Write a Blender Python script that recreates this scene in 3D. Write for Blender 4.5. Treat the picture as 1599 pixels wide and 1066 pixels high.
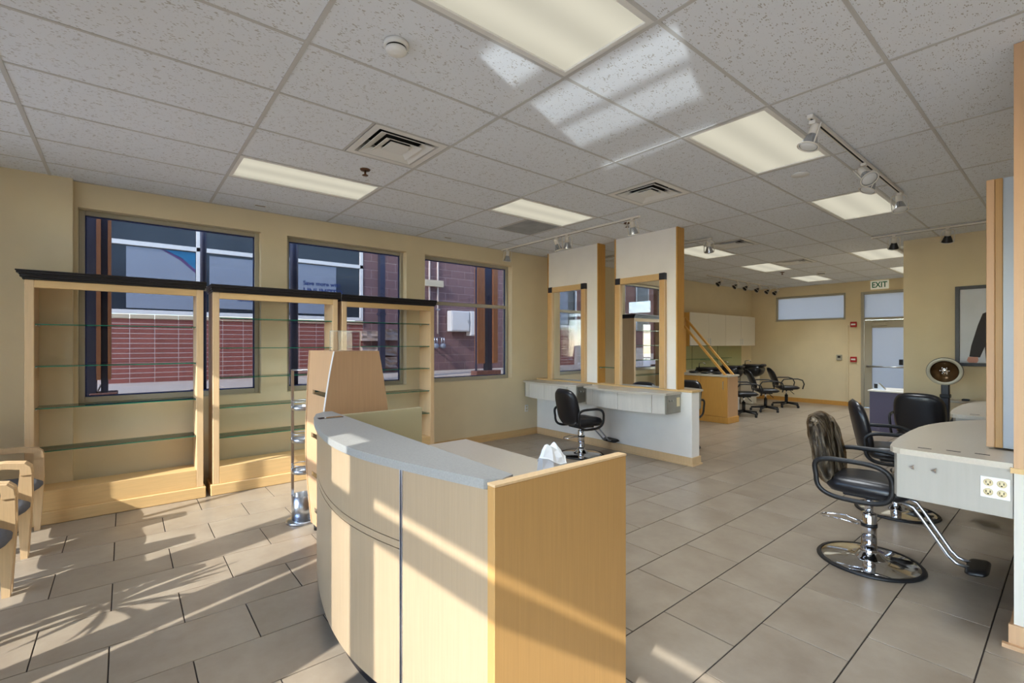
import bpy, bmesh, math, random
from mathutils import Vector, Matrix
random.seed(7)
for o in list(bpy.data.objects): bpy.data.objects.remove(o)
S = bpy.context.scene
C = S.collection
PI = math.pi
# ---------------------------------------------------------------- camera
FPX, CX, CY, CAMH, H = 732.5, 800.0, 536.5, 1.545, 3.07
TH = math.radians(50.45)
UX, UY = math.sin(TH), math.cos(TH)
cam = bpy.data.cameras.new('camera'); camo = bpy.data.objects.new('camera', cam); C.objects.link(camo)
cam.sensor_fit = 'HORIZONTAL'; cam.sensor_width = 36.0; cam.lens = 36.0 * FPX / 1599.0
cam.shift_y = (CY - 533.0) / 1599.0; cam.clip_start = 0.05
camo.location = (0, 0, CAMH)
camo.rotation_euler = (PI / 2, 0, math.atan2(UX, UY) - PI / 2 + math.radians(0) )
fwd = Vector((UY, UX, 0))
camo.rotation_euler = (PI / 2, 0, math.atan2(fwd.y, fwd.x) - PI / 2)
S.camera = camo
# ---------------------------------------------------------------- light and exposure
SUN_AZ, SUN_EL = math.radians(17.65), math.radians(33.3)
sd = Vector((math.cos(SUN_AZ) * math.cos(SUN_EL), math.sin(SUN_AZ) * math.cos(SUN_EL), -math.sin(SUN_EL)))
sl = bpy.data.lights.new('sun', 'SUN'); sl.energy = 7.2; sl.angle = math.radians(0.5); sl.color = (1.0, 0.97, 0.93)
so = bpy.data.objects.new('sun', sl); C.objects.link(so); so.location = (-20, -6, 14)
so.rotation_euler = sd.to_track_quat('-Z', 'Y').to_euler()
W = bpy.data.worlds.new('world'); S.world = W; W.use_nodes = True
wn = W.node_tree; bg = wn.nodes['Background']
sky = wn.nodes.new('ShaderNodeTexSky'); sky.sky_type = 'NISHITA'; sky.sun_disc = False
sky.sun_elevation = SUN_EL; sky.sun_rotation = math.atan2(-sd.x, -sd.y); sky.altitude = 2000
wn.links.new(sky.outputs[0], bg.inputs[0]); bg.inputs[1].default_value = 1.2
LAMP_W = 12.0      # each ceiling fixture
PANEL_E = 0.43     # glow of the diffusers
S.view_settings.view_transform = 'Standard'; S.view_settings.look = 'None'
S.view_settings.exposure = 0.45; S.view_settings.gamma = 1.0; S.view_settings.use_curve_mapping = False

# ---------------------------------------------------------------- helpers
def ray(px, py):
    r = (px - CX) / FPX
    return Vector((r * UX + UY, -r * UY + UX, (CY - py) / FPX))
def atY(px, py, Y):
    d = ray(px, py); t = Y / d.y
    return Vector((d.x * t, Y, CAMH + d.z * t))
def proj(p):
    r = p[0] * UX - p[1] * UY; f = p[0] * UY + p[1] * UX
    if f < 0.1: return None
    return CX + FPX * r / f, CY - FPX * (p[2] - CAMH) / f, f

class MB:
    def __init__(s): s.v = []; s.f = []; s.mi = []; s.sm = []
    def add(s, vs, fs, mi=0, smooth=False):
        n = len(s.v); s.v += [tuple(v) for v in vs]
        for i, f in enumerate(fs):
            s.f.append(tuple(n + k for k in f)); s.mi.append(mi[i] if isinstance(mi, list) else mi); s.sm.append(smooth)
        return s
    def box(s, x0, x1, y0, y1, z0, z1, mi=0):
        v = [(x0,y0,z0),(x1,y0,z0),(x1,y1,z0),(x0,y1,z0),(x0,y0,z1),(x1,y0,z1),(x1,y1,z1),(x0,y1,z1)]
        return s.add(v, [(0,3,2,1),(4,5,6,7),(0,1,5,4),(1,2,6,5),(2,3,7,6),(3,0,4,7)], mi)
    def bbox(s, x0, x1, y0, y1, z0, z1, b=0.004, mi=0):
        if min(x1-x0, y1-y0, z1-z0) < 2.2 * b: return s.box(x0,x1,y0,y1,z0,z1,mi)
        bm = bmesh.new(); bmesh.ops.create_cube(bm, size=1)
        for v in bm.verts:
            v.co = Vector(((x0+x1)/2 + v.co.x*(x1-x0), (y0+y1)/2 + v.co.y*(y1-y0), (z0+z1)/2 + v.co.z*(z1-z0)))
        bmesh.ops.bevel(bm, geom=bm.edges[:], offset=b, segments=1, affect='EDGES', profile=0.5)
        bm.verts.index_update()
        s.add([v.co for v in bm.verts], [[q.index for q in f.verts] for f in bm.faces], mi); bm.free(); return s
    def prism(s, pts, z0, z1, mi=0, topmi=None):
        n = len(pts); v = [(p[0],p[1],z0) for p in pts] + [(p[0],p[1],z1) for p in pts]
        f = [tuple(range(n-1,-1,-1)), tuple(range(n,2*n))] + [(i,(i+1)%n,n+(i+1)%n,n+i) for i in range(n)]
        m = [mi, mi if topmi is None else topmi] + [mi]*n
        return s.add(v, f, m)
    def prism_axis(s, pts, a0, a1, axis, mi=0):
        # polygon pts in the two other axes; extruded along axis
        n = len(pts)
        def mk(p, a): return {'x': (a,p[0],p[1]), 'y': (p[0],a,p[1]), 'z': (p[0],p[1],a)}[axis]
        v = [mk(p,a0) for p in pts] + [mk(p,a1) for p in pts]
        f = [tuple(range(n-1,-1,-1)), tuple(range(n,2*n))] + [(i,(i+1)%n,n+(i+1)%n,n+i) for i in range(n)]
        return s.add(v, f, mi)
    def lathe(s, prof, cx=0, cy=0, cz=0, seg=24, mi=0, smooth=True, axis='z', cap=True):
        v = []; n = len(prof)
        for k in range(seg):
            a = 2*PI*k/seg; c_, s_ = math.cos(a), math.sin(a)
            for r, z in prof:
                if axis == 'z': v.append((cx+r*c_, cy+r*s_, cz+z))
                elif axis == 'x': v.append((cx+z, cy+r*c_, cz+r*s_))
                else: v.append((cx+r*c_, cy+z, cz+r*s_))
        f = []
        for k in range(seg):
            k2 = (k+1) % seg
            for i in range(n-1): f.append((k*n+i, k2*n+i, k2*n+i+1, k*n+i+1))
        s.add(v, f, mi, smooth)
        if cap and prof[0][0] > 1e-6: s.f.append(tuple(len(s.v)-len(v)+k*n for k in range(seg-1,-1,-1))); s.mi.append(mi); s.sm.append(False)
        if cap and prof[-1][0] > 1e-6: s.f.append(tuple(len(s.v)-len(v)+k*n+n-1 for k in range(seg))); s.mi.append(mi); s.sm.append(False)
        return s
    def tube(s, pts, r, seg=10, closed=False, mi=0, rz=None):
        pts = [Vector(p) for p in pts]; n = len(pts); rings = []
        up = Vector((0,0,1)); prevn = None
        for i in range(n):
            if closed: d = pts[(i+1)%n] - pts[i-1]
            elif i == 0: d = pts[1]-pts[0]
            elif i == n-1: d = pts[-1]-pts[-2]
            else: d = (pts[i+1]-pts[i]).normalized() + (pts[i]-pts[i-1]).normalized()
            d.normalize()
            if prevn is None:
                a = up if abs(d.z) < 0.9 else Vector((1,0,0))
                nn = (a - d*a.dot(d)).normalized()
            else:
                nn = prevn - d*prevn.dot(d)
                nn = nn.normalized() if nn.length > 1e-6 else prevn
            prevn = nn; b = d.cross(nn)
            rr = r[i] if isinstance(r, (list, tuple)) else r
            r2 = rz if rz else rr
            rings.append([pts[i] + nn*(rr*math.cos(2*PI*k/seg)) + b*(r2*math.sin(2*PI*k/seg)) for k in range(seg)])
        v = [p for ring in rings for p in ring]; f = []
        m = n if closed else n-1
        for i in range(m):
            j = (i+1) % n
            for k in range(seg):
                k2 = (k+1) % seg
                f.append((i*seg+k, i*seg+k2, j*seg+k2, j*seg+k))
        s.add(v, f, mi, True)
        if not closed:
            b0 = len(s.v)-len(v)
            s.f.append(tuple(b0+k for k in range(seg-1,-1,-1))); s.mi.append(mi); s.sm.append(False)
            s.f.append(tuple(b0+(n-1)*seg+k for k in range(seg))); s.mi.append(mi); s.sm.append(False)
        return s
    def cushion(s, w, h, t, n=3.2, fn=None, rings=7, seg=40, mi=0, pw=4.0):
        # pillow in local (a,b) plane with thickness along c ; fn maps (a,b,c)->xyz
        vs = []; fs = []
        def outline(th):
            c_, s_ = math.cos(th), math.sin(th)
            return (w/2*math.copysign(abs(c_)**(2/n), c_), h/2*math.copysign(abs(s_)**(2/n), s_))
        lay = []
        for i in range(1, rings+1):
            q = i/rings; lay.append((q, t/2*max(0.0, 1-q**pw)**0.5))
        levels = [(0, t/2)] + lay + [(q, -z) for q, z in reversed(lay[:-1])] + [(0, -t/2)]
        idx = []
        for q, z in levels:
            if q == 0: idx.append([len(vs)]); vs.append((0,0,z))
            else:
                row = []
                for k in range(seg):
                    a, b = outline(2*PI*k/seg); row.append(len(vs)); vs.append((a*q, b*q, z))
                idx.append(row)
        for i in range(len(idx)-1):
            A, B = idx[i], idx[i+1]
            for k in range(seg):
                k2 = (k+1) % seg
                if len(A) == 1: fs.append((A[0], B[k], B[k2]))
                elif len(B) == 1: fs.append((A[k], B[0], A[k2]))
                else: fs.append((A[k], B[k], B[k2], A[k2]))
        if fn: vs = [fn(*v) for v in vs]
        return s.add(vs, fs, mi, True)
    def xf(s, m):
        s.v = [tuple(m @ Vector(v)) for v in s.v]; return s
    def mesh(s, name, mats):
        me = bpy.data.meshes.new(name); me.from_pydata(s.v, [], s.f)
        for m in (mats if isinstance(mats, (list, tuple)) else [mats]): me.materials.append(m)
        me.polygons.foreach_set('material_index', s.mi); me.polygons.foreach_set('use_smooth', s.sm)
        me.update()
        bm = bmesh.new(); bm.from_mesh(me); bmesh.ops.recalc_face_normals(bm, faces=bm.faces[:]); bm.to_mesh(me); bm.free()
        return me
    def build(s, name, mats, parent=None):
        o = bpy.data.objects.new(name, s.mesh(name, mats)); C.objects.link(o)
        if parent is not None:
            o.parent = parent
            if parent.get('_w'): o.matrix_parent_inverse = Matrix.Translation(-Vector(parent.location))
        return o
def tag(o, label, cat, group=None):
    o['label'] = label; o['category'] = cat
    if group: o['group'] = group
    return o
def thing(name, label, cat, loc=(0,0,0), group=None, world=True, rz=0.0):
    o = bpy.data.objects.new(name, None); C.objects.link(o); o.location = loc; o.rotation_euler = (0,0,rz)
    o.empty_display_size = 0.1
    if world: o['_w'] = 1
    return tag(o, label, cat, group)
def struct(o, label=None):
    o['kind'] = 'structure'
    if label: o['label'] = label
    return o
def sempty(name, loc, label):
    o = bpy.data.objects.new(name, None); C.objects.link(o); o.location = loc; o['_w'] = 1
    return struct(o, label)
def inst(name, me, loc, parent=None, rot=None, scale=None):
    o = bpy.data.objects.new(name, me); C.objects.link(o); o.location = loc
    if rot: o.rotation_euler = rot
    if scale: o.scale = scale
    if parent is not None:
        o.parent = parent
        if parent.get('_w'): o.matrix_parent_inverse = Matrix.Translation(-Vector(parent.location))
    return o
def copy_tree(o, parent=None):
    c = o.copy(); C.objects.link(c); c.parent = parent
    for ch in [q for q in bpy.data.objects if q.parent == o]: copy_tree(ch, c)
    return c

# ---------------------------------------------------------------- materials
def srgb(r, g, b):
    def f(c):
        c /= 255.0
        return c/12.92 if c <= 0.04045 else ((c+0.055)/1.055)**2.4
    return (f(r), f(g), f(b), 1)
def mat(name, col, rough=0.5, metal=0.0, noise=0.0, nscale=20, bump=0.0, bscale=60, stretch=None, spec=0.5, rnd=0.0, coat=0.0):
    m = bpy.data.materials.new(name); m.use_nodes = True; t = m.node_tree; p = t.nodes['Principled BSDF']
    p.inputs['Base Color'].default_value = col; p.inputs['Roughness'].default_value = rough
    p.inputs['Metallic'].default_value = metal; p.inputs['Specular IOR Level'].default_value = spec
    if coat: p.inputs['Coat Weight'].default_value = coat; p.inputs['Coat Roughness'].default_value = 0.1
    tc = t.nodes.new('ShaderNodeTexCoord'); mp = t.nodes.new('ShaderNodeMapping'); t.links.new(tc.outputs['Object'], mp.inputs[0])
    if stretch: mp.inputs['Scale'].default_value = stretch
    last = None
    if noise > 0:
        nz = t.nodes.new('ShaderNodeTexNoise'); nz.inputs['Scale'].default_value = nscale; nz.inputs['Detail'].default_value = 5
        t.links.new(mp.outputs[0], nz.inputs['Vector'])
        mr = t.nodes.new('ShaderNodeMapRange'); mr.inputs[1].default_value = 0.25; mr.inputs[2].default_value = 0.75
        mr.inputs[3].default_value = 1-noise; mr.inputs[4].default_value = 1+noise; t.links.new(nz.outputs[0], mr.inputs[0])
        mx = t.nodes.new('ShaderNodeMix'); mx.data_type = 'RGBA'; mx.blend_type = 'MULTIPLY'; mx.inputs[0].default_value = 1
        mx.inputs[6].default_value = col; t.links.new(mr.outputs[0], mx.inputs[7]); last = mx.outputs[2]
    if rnd > 0:
        oi = t.nodes.new('ShaderNodeObjectInfo'); mr2 = t.nodes.new('ShaderNodeMapRange')
        mr2.inputs[3].default_value = 1-rnd; mr2.inputs[4].default_value = 1+rnd; t.links.new(oi.outputs['Random'], mr2.inputs[0])
        mx2 = t.nodes.new('ShaderNodeMix'); mx2.data_type = 'RGBA'; mx2.blend_type = 'MULTIPLY'; mx2.inputs[0].default_value = 1
        if last: t.links.new(last, mx2.inputs[6])
        else: mx2.inputs[6].default_value = col
        t.links.new(mr2.outputs[0], mx2.inputs[7]); last = mx2.outputs[2]
    if last: t.links.new(last, p.inputs['Base Color'])
    if bump > 0:
        nb = t.nodes.new('ShaderNodeTexNoise'); nb.inputs['Scale'].default_value = bscale; nb.inputs['Detail'].default_value = 3
        t.links.new(mp.outputs[0], nb.inputs['Vector'])
        bp = t.nodes.new('ShaderNodeBump'); bp.inputs['Strength'].default_value = bump; bp.inputs['Distance'].default_value = 0.01
        t.links.new(nb.outputs[0], bp.inputs['Height']); t.links.new(bp.outputs[0], p.inputs['Normal'])
    return m
def glass(name, tint=(1,1,1,1), refl=1.0, ior=1.45, rough=0.0):
    m = bpy.data.materials.new(name); m.use_nodes = True; t = m.node_tree; t.nodes.clear()
    out = t.nodes.new('ShaderNodeOutputMaterial'); mx = t.nodes.new('ShaderNodeMixShader'); fr = t.nodes.new('ShaderNodeFresnel')
    tr = t.nodes.new('ShaderNodeBsdfTransparent'); gl = t.nodes.new('ShaderNodeBsdfGlossy'); gl.inputs['Roughness'].default_value = rough
    fr.inputs[0].default_value = ior; tr.inputs[0].default_value = tint
    ml = t.nodes.new('ShaderNodeMath'); ml.operation = 'MULTIPLY'; ml.inputs[1].default_value = refl
    t.links.new(fr.outputs[0], ml.inputs[0]); t.links.new(ml.outputs[0], mx.inputs[0])
    t.links.new(tr.outputs[0], mx.inputs[1]); t.links.new(gl.outputs[0], mx.inputs[2]); t.links.new(mx.outputs[0], out.inputs[0])
    return m
def frosted(name, col):
    m = bpy.data.materials.new(name); m.use_nodes = True; t = m.node_tree; t.nodes.clear()
    out = t.nodes.new('ShaderNodeOutputMaterial'); mx = t.nodes.new('ShaderNodeMixShader')
    tr = t.nodes.new('ShaderNodeBsdfTranslucent'); df = t.nodes.new('ShaderNodeBsdfPrincipled')
    tr.inputs[0].default_value = col; df.inputs['Base Color'].default_value = col; df.inputs['Roughness'].default_value = 0.3
    mx.inputs[0].default_value = 0.35
    t.links.new(tr.outputs[0], mx.inputs[1]); t.links.new(df.outputs[0], mx.inputs[2]); t.links.new(mx.outputs[0], out.inputs[0])
    return m
def emis(name, col, e):
    m = bpy.data.materials.new(name); m.use_nodes = True; t = m.node_tree; p = t.nodes['Principled BSDF']
    p.inputs['Base Color'].default_value = (0.6,0.6,0.55,1); p.inputs['Emission Color'].default_value = col; p.inputs['Emission Strength'].default_value = e
    return m
M = {}
M['wall'] = mat('wall_paint', srgb(224,207,170), 0.75, noise=0.03, nscale=3, bump=0.06, bscale=180)
M['wall_white'] = mat('pale_plaster', srgb(236,231,222), 0.7, noise=0.03, nscale=4, bump=0.05, bscale=150)
M['ext'] = mat('exterior_render', srgb(150,132,110), 0.85, noise=0.05, nscale=6)
M['wood'] = mat('maple_veneer', srgb(214,182,138), 0.42, noise=0.07, nscale=9, stretch=(9,9,0.5), spec=0.4)
M['wood_h'] = mat('maple_veneer_flat', srgb(212,176,122), 0.42, noise=0.07, nscale=9, stretch=(0.6,9,9), spec=0.4)
M['wood_dk'] = mat('maple_honey', srgb(204,152,76), 0.42, noise=0.08, nscale=9, stretch=(9,9,0.5), spec=0.4)
M['desk'] = mat('desk_maple', srgb(162,141,113), 0.40, noise=0.06, nscale=8, stretch=(14,14,0.35), spec=0.4)
M['desk_end'] = mat('desk_end_maple', srgb(180,139,84), 0.40, noise=0.07, nscale=8, stretch=(14,14,0.35), spec=0.4)
M['khaki'] = mat('khaki_laminate', srgb(178,166,128), 0.5)
M['tower'] = mat('pinkish_maple', srgb(198,158,118), 0.42, noise=0.05, nscale=8, stretch=(10,10,0.4), spec=0.4)
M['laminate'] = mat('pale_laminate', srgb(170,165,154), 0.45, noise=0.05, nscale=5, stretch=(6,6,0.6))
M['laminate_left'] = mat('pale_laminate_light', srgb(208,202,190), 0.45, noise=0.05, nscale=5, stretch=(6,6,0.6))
M['steel_lam'] = mat('brushed_metal_laminate', srgb(150,146,134), 0.35, metal=0.35, noise=0.12, nscale=7)
M['counter'] = mat('speckled_counter', srgb(192,183,167), 0.28, noise=0.05, nscale=90, spec=0.5)
M['stone'] = mat('grey_speckled_stone', srgb(146,145,140), 0.5, noise=0.10, nscale=140)
M['black'] = mat('black_vinyl', srgb(26,26,30), 0.30, spec=0.5, bump=0.04, bscale=250)
M['black_matte'] = mat('black_plastic', srgb(22,22,24), 0.45)
M['crown'] = mat('ebony_moulding', srgb(26,24,28), 0.35)
M['chrome'] = mat('chrome', (0.78,0.79,0.82,1), 0.07, metal=1.0)
M['steel'] = mat('brushed_steel', (0.62,0.66,0.72,1), 0.28, metal=1.0)
M['alu'] = mat('aluminium_frame', srgb(176,170,152), 0.45, metal=0.3)
M['white'] = mat('white_enamel', srgb(232,230,224), 0.4)
M['track_white'] = mat('track_white', srgb(224,218,206), 0.4)
M['rail'] = mat('grid_rail_grey', srgb(196,194,190), 0.5)
M['mirror'] = mat('mirror_silver', (0.88,0.9,0.9,1), 0.0, metal=1.0)
M['glass'] = glass('window_glass', (0.95,0.96,0.96,1), 0.9)
M['tinted'] = glass('tinted_window_glass', (0.47,0.47,0.48,1), 0.45)
M['clear'] = glass('shelf_glass', (0.93,0.97,0.95,1), 1.0)
M['edge'] = mat('green_glass_edge', srgb(20,104,80), 0.15)
M['acrylic'] = glass('acrylic', (0.90,0.90,0.92,1), 2.2)
M['frost'] = frosted('frosted_glass', srgb(186,183,182))
M['frost_blue'] = mat('frosted_panel', srgb(172,182,194), 0.3)
M['grout'] = mat('dark_grout', srgb(52,44,38), 0.8)
M['red'] = mat('alarm_red', srgb(176,30,30), 0.4)
M['seat_grey'] = mat('grey_seat_fabric', srgb(92,94,100), 0.8, noise=0.1, nscale=80)
M['violet'] = mat('violet_laminate', srgb(96,92,120), 0.5)
M['concrete'] = mat('concrete_paving', srgb(196,182,166), 0.85, noise=0.08, nscale=5)
M['brick'] = mat('red_brick', srgb(146,84,74), 0.85, noise=0.12, nscale=14, rnd=0.09, bump=0.3, bscale=60)
M['brick2'] = mat('purple_block', srgb(128,98,98), 0.85, noise=0.08, nscale=14, rnd=0.06, bump=0.2, bscale=50)
M['mortar'] = mat('mortar', srgb(214,196,184), 0.9)
M['cream_block'] = mat('cream_sill_stone', srgb(206,190,160), 0.8)
M['splitstone'] = mat('split_face_stone', srgb(176,156,142), 0.9, noise=0.15, nscale=18, bump=0.8, bscale=30, rnd=0.08)
M['dark_steel'] = mat('dark_blue_steel', srgb(64,66,84), 0.4, metal=0.4)
M['timber'] = mat('stained_timber', srgb(150,98,62), 0.6, noise=0.15, nscale=8, stretch=(8,8,0.5))
M['pinkstone'] = mat('red_stone_base', srgb(120,82,72), 0.8, noise=0.1)
M['dark_pane'] = mat('dark_office_pane', srgb(44,52,60), 0.25, spec=0.5)
M['poster'] = mat('pale_blue_poster', srgb(140,148,160), 0.5)
M['poster_teal'] = mat('poster_teal', srgb(30,110,150), 0.5)
M['poster_plum'] = mat('poster_plum', srgb(90,60,110), 0.5)
M['navy'] = mat('navy_print', srgb(30,50,104), 0.5)
M['exit_green'] = mat('exit_green', srgb(16,110,60), 0.5)
M['exit_face'] = emis('exit_face', srgb(226,226,200), 0.22)
M['cyanpaint'] = mat('turquoise_paint', srgb(40,150,170), 0.25, coat=0.6)
M['rubber'] = mat('tyre_rubber', srgb(24,24,24), 0.8)
M['leaf'] = mat('leaf_green', srgb(70,104,52), 0.5, noise=0.15, nscale=12)
M['terracotta'] = mat('terracotta_pot', srgb(150,90,64), 0.8)
M['olive'] = mat('olive_backsplash', srgb(176,176,124), 0.35)
M['cream_cab'] = mat('cream_cabinet', srgb(226,216,196), 0.5)
M['skin'] = mat('printed_skin', srgb(206,150,132), 0.6)
M['suit'] = mat('printed_suit', srgb(54,50,52), 0.7)
M['printgrey'] = mat('printed_grey', srgb(190,192,196), 0.35, noise=0.06, nscale=3)
M['bulb'] = mat('frosted_bulb', srgb(222,222,218), 0.3)
M['reflector'] = mat('ribbed_reflector', (0.5,0.52,0.55,1), 0.25, metal=0.9)
M['dark_hole'] = mat('duct_black', srgb(24,23,22), 0.8)
M['stainpanel'] = mat('dusty_return_panel', srgb(160,162,162), 0.8, noise=0.22, nscale=5)
M['bronze'] = mat('bronze_sprinkler', srgb(110,80,60), 0.35, metal=0.8)
M['amber'] = mat('amber_dryer_bowl', srgb(96,72,44), 0.2, metal=0.5)
M['bag'] = mat('white_plastic_bag', srgb(226,228,226), 0.4)
M['towel_white'] = mat('white_bin', srgb(222,220,214), 0.5)
M['plaincream'] = mat('cream_receptacle', srgb(222,206,164), 0.4)
M['asphalt'] = mat('pale_paving', srgb(186,182,176), 0.9, noise=0.1, nscale=8)
M['blackframe'] = mat('black_frame', srgb(34,34,42), 0.4)

def plastic_wrap():
    m = bpy.data.materials.new('crinkled_plastic_wrap'); m.use_nodes = True; t = m.node_tree; t.nodes.clear()
    out = t.nodes.new('ShaderNodeOutputMaterial'); mx = t.nodes.new('ShaderNodeMixShader')
    tr = t.nodes.new('ShaderNodeBsdfTransparent'); tr.inputs[0].default_value = srgb(214,196,170)
    pr = t.nodes.new('ShaderNodeBsdfPrincipled'); pr.inputs['Base Color'].default_value = srgb(120,100,78); pr.inputs['Roughness'].default_value = 0.10
    nz = t.nodes.new('ShaderNodeTexNoise'); nz.inputs['Scale'].default_value = 14; nz.inputs['Detail'].default_value = 4; nz.inputs['Distortion'].default_value = 1.2
    tc = t.nodes.new('ShaderNodeTexCoord'); mp = t.nodes.new('ShaderNodeMapping'); mp.inputs['Scale'].default_value = (1.6,1.6,0.3)
    t.links.new(tc.outputs['Object'], mp.inputs[0]); t.links.new(mp.outputs[0], nz.inputs['Vector'])
    cr = t.nodes.new('ShaderNodeValToRGB'); cr.color_ramp.elements[0].position = 0.36; cr.color_ramp.elements[1].position = 0.68
    cr.color_ramp.elements[0].color = srgb(52,46,42); cr.color_ramp.elements[1].color = srgb(136,120,98); t.links.new(nz.outputs[0], cr.inputs[0]); t.links.new(cr.outputs[0], pr.inputs['Base Color'])
    bp = t.nodes.new('ShaderNodeBump'); bp.inputs['Strength'].default_value = 1.0; bp.inputs['Distance'].default_value = 0.05
    t.links.new(nz.outputs[0], bp.inputs['Height']); t.links.new(bp.outputs[0], pr.inputs['Normal'])
    mr = t.nodes.new('ShaderNodeMapRange'); mr.inputs[1].default_value = 0.35; mr.inputs[2].default_value = 0.65; mr.inputs[3].default_value = 0.12; mr.inputs[4].default_value = 0.85
    t.links.new(nz.outputs[0], mr.inputs[0]); t.links.new(mr.outputs[0], mx.inputs[0])
    t.links.new(tr.outputs[0], mx.inputs[1]); t.links.new(pr.outputs[0], mx.inputs[2]); t.links.new(mx.outputs[0], out.inputs[0])
    return m
M['wrap'] = plastic_wrap()

def tile_mat():
    m = bpy.data.materials.new('beige_stone_tile'); m.use_nodes = True; t = m.node_tree; p = t.nodes['Principled BSDF']
    ge = t.nodes.new('ShaderNodeNewGeometry'); oi = t.nodes.new('ShaderNodeObjectInfo')
    nz = t.nodes.new('ShaderNodeTexNoise'); nz.noise_dimensions = '4D'; nz.inputs['Scale'].default_value = 2.6; nz.inputs['Detail'].default_value = 6; nz.inputs['Roughness'].default_value = 0.65
    t.links.new(ge.outputs['Position'], nz.inputs['Vector'])
    wm = t.nodes.new('ShaderNodeMath'); wm.operation = 'MULTIPLY'; wm.inputs[1].default_value = 20; t.links.new(oi.outputs['Random'], wm.inputs[0]); t.links.new(wm.outputs[0], nz.inputs['W'])
    cr = t.nodes.new('ShaderNodeValToRGB'); cr.color_ramp.elements[0].position = 0.3; cr.color_ramp.elements[1].position = 0.72
    cr.color_ramp.elements[0].color = srgb(136,122,105); cr.color_ramp.elements[1].color = srgb(162,150,132)
    t.links.new(nz.outputs[0], cr.inputs[0]); t.links.new(cr.outputs[0], p.inputs['Base Color'])
    p.inputs['Roughness'].default_value = 0.30; p.inputs['Specular IOR Level'].default_value = 0.45
    return m
M['tile'] = tile_mat()
def acoustic():
    m = bpy.data.materials.new('fissured_ceiling_tile'); m.use_nodes = True; t = m.node_tree; p = t.nodes['Principled BSDF']
    ge = t.nodes.new('ShaderNodeNewGeometry'); mp = t.nodes.new('ShaderNodeMapping'); mp.inputs['Rotation'].default_value = (0,0,0.5); mp.inputs['Scale'].default_value = (48,125,1)
    t.links.new(ge.outputs['Position'], mp.inputs[0])
    vo = t.nodes.new('ShaderNodeTexVoronoi'); vo.inputs['Scale'].default_value = 1.0; t.links.new(mp.outputs[0], vo.inputs['Vector'])
    n2 = t.nodes.new('ShaderNodeTexNoise'); n2.inputs['Scale'].default_value = 26; t.links.new(ge.outputs['Position'], n2.inputs['Vector'])
    th = t.nodes.new('ShaderNodeMapRange'); th.inputs[1].default_value = 0.34; th.inputs[2].default_value = 0.66; th.inputs[3].default_value = 0.0; th.inputs[4].default_value = 0.40
    t.links.new(n2.outputs[0], th.inputs[0])
    lt = t.nodes.new('ShaderNodeMath'); lt.operation = 'LESS_THAN'; t.links.new(vo.outputs['Distance'], lt.inputs[0]); t.links.new(th.outputs[0], lt.inputs[1])
    mx = t.nodes.new('ShaderNodeMix'); mx.data_type = 'RGBA'; mx.inputs[6].default_value = srgb(229,232,236); mx.inputs[7].default_value = srgb(186,183,178)
    t.links.new(lt.outputs[0], mx.inputs[0]); t.links.new(mx.outputs[2], p.inputs['Base Color'])
    p.inputs['Roughness'].default_value = 0.9; p.inputs['Specular IOR Level'].default_value = 0.1
    return m
M['acoustic'] = acoustic()
def diffuser():
    m = bpy.data.materials.new('troffer_diffuser'); m.use_nodes = True; t = m.node_tree; p = t.nodes['Principled BSDF']
    p.inputs['Base Color'].default_value = (0.18,0.18,0.17,1); p.inputs['Roughness'].default_value = 0.6
    tc = t.nodes.new('ShaderNodeTexCoord'); sx = t.nodes.new('ShaderNodeSeparateXYZ'); t.links.new(tc.outputs['Generated'], sx.inputs[0])
    # two tubes behind the lens along x : brighter bands across y
    a = t.nodes.new('ShaderNodeMath'); a.operation = 'MULTIPLY'; a.inputs[1].default_value = 4*PI; t.links.new(sx.outputs['Y'], a.inputs[0])
    b = t.nodes.new('ShaderNodeMath'); b.operation = 'COSINE'; t.links.new(a.outputs[0], b.inputs[0])
    c = t.nodes.new('ShaderNodeMapRange'); c.inputs[1].default_value = -1; c.inputs[2].default_value = 1; c.inputs[3].default_value = 1.06*PANEL_E; c.inputs[4].default_value = 0.86*PANEL_E
    t.links.new(b.outputs[0], c.inputs[0]); t.links.new(c.outputs[0], p.inputs['Emission Strength'])
    p.inputs['Emission Color'].default_value = (1.0,0.95,0.76,1)
    return m
M['diff'] = diffuser()

# ================================================================ SETTING
XF, XB, YL, YR, XP, YP = -1.60, 13.85, 6.00, -4.0, 8.92, 1.67
# ---- floor
fl = struct(MB().box(XF-0.2, XB+0.2, YR-0.2, YL+0.3, -0.12, -0.006).build('floor', M['grout']), 'beige stone tiles laid in running bond with dark joints')
PV, PU = 0.4075, 0.6155
tiles = []
for n in range(-12, 14):
    y0 = 0.716 + PV*n; off = -0.06 if n % 2 else 0.2585
    for k in range(-5, 24):
        x0 = off + PU*k
        a, b, c_, d = max(x0, XF), min(x0+PU, XB), max(y0, YR), min(y0+PV, YL)
        if b-a < 0.02 or d-c_ < 0.02: continue
        if c_ > -4.1 and a > XP and d < YP: continue
        q = [proj((x, y, 0)) for x in (a, b) for y in (c_, d)]
        area = 0
        if all(q):
            cx = sum(p[0] for p in q)/4; cy = sum(p[1] for p in q)/4
            if -60 < cx < 1660 and cy < 1130: area = PV*PU/q[0][2]**3
        tiles.append((area, a, b, c_, d))
tiles.sort(key=lambda t: -t[0])
G = 0.0032; tcache = {}; rest = MB()
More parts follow.
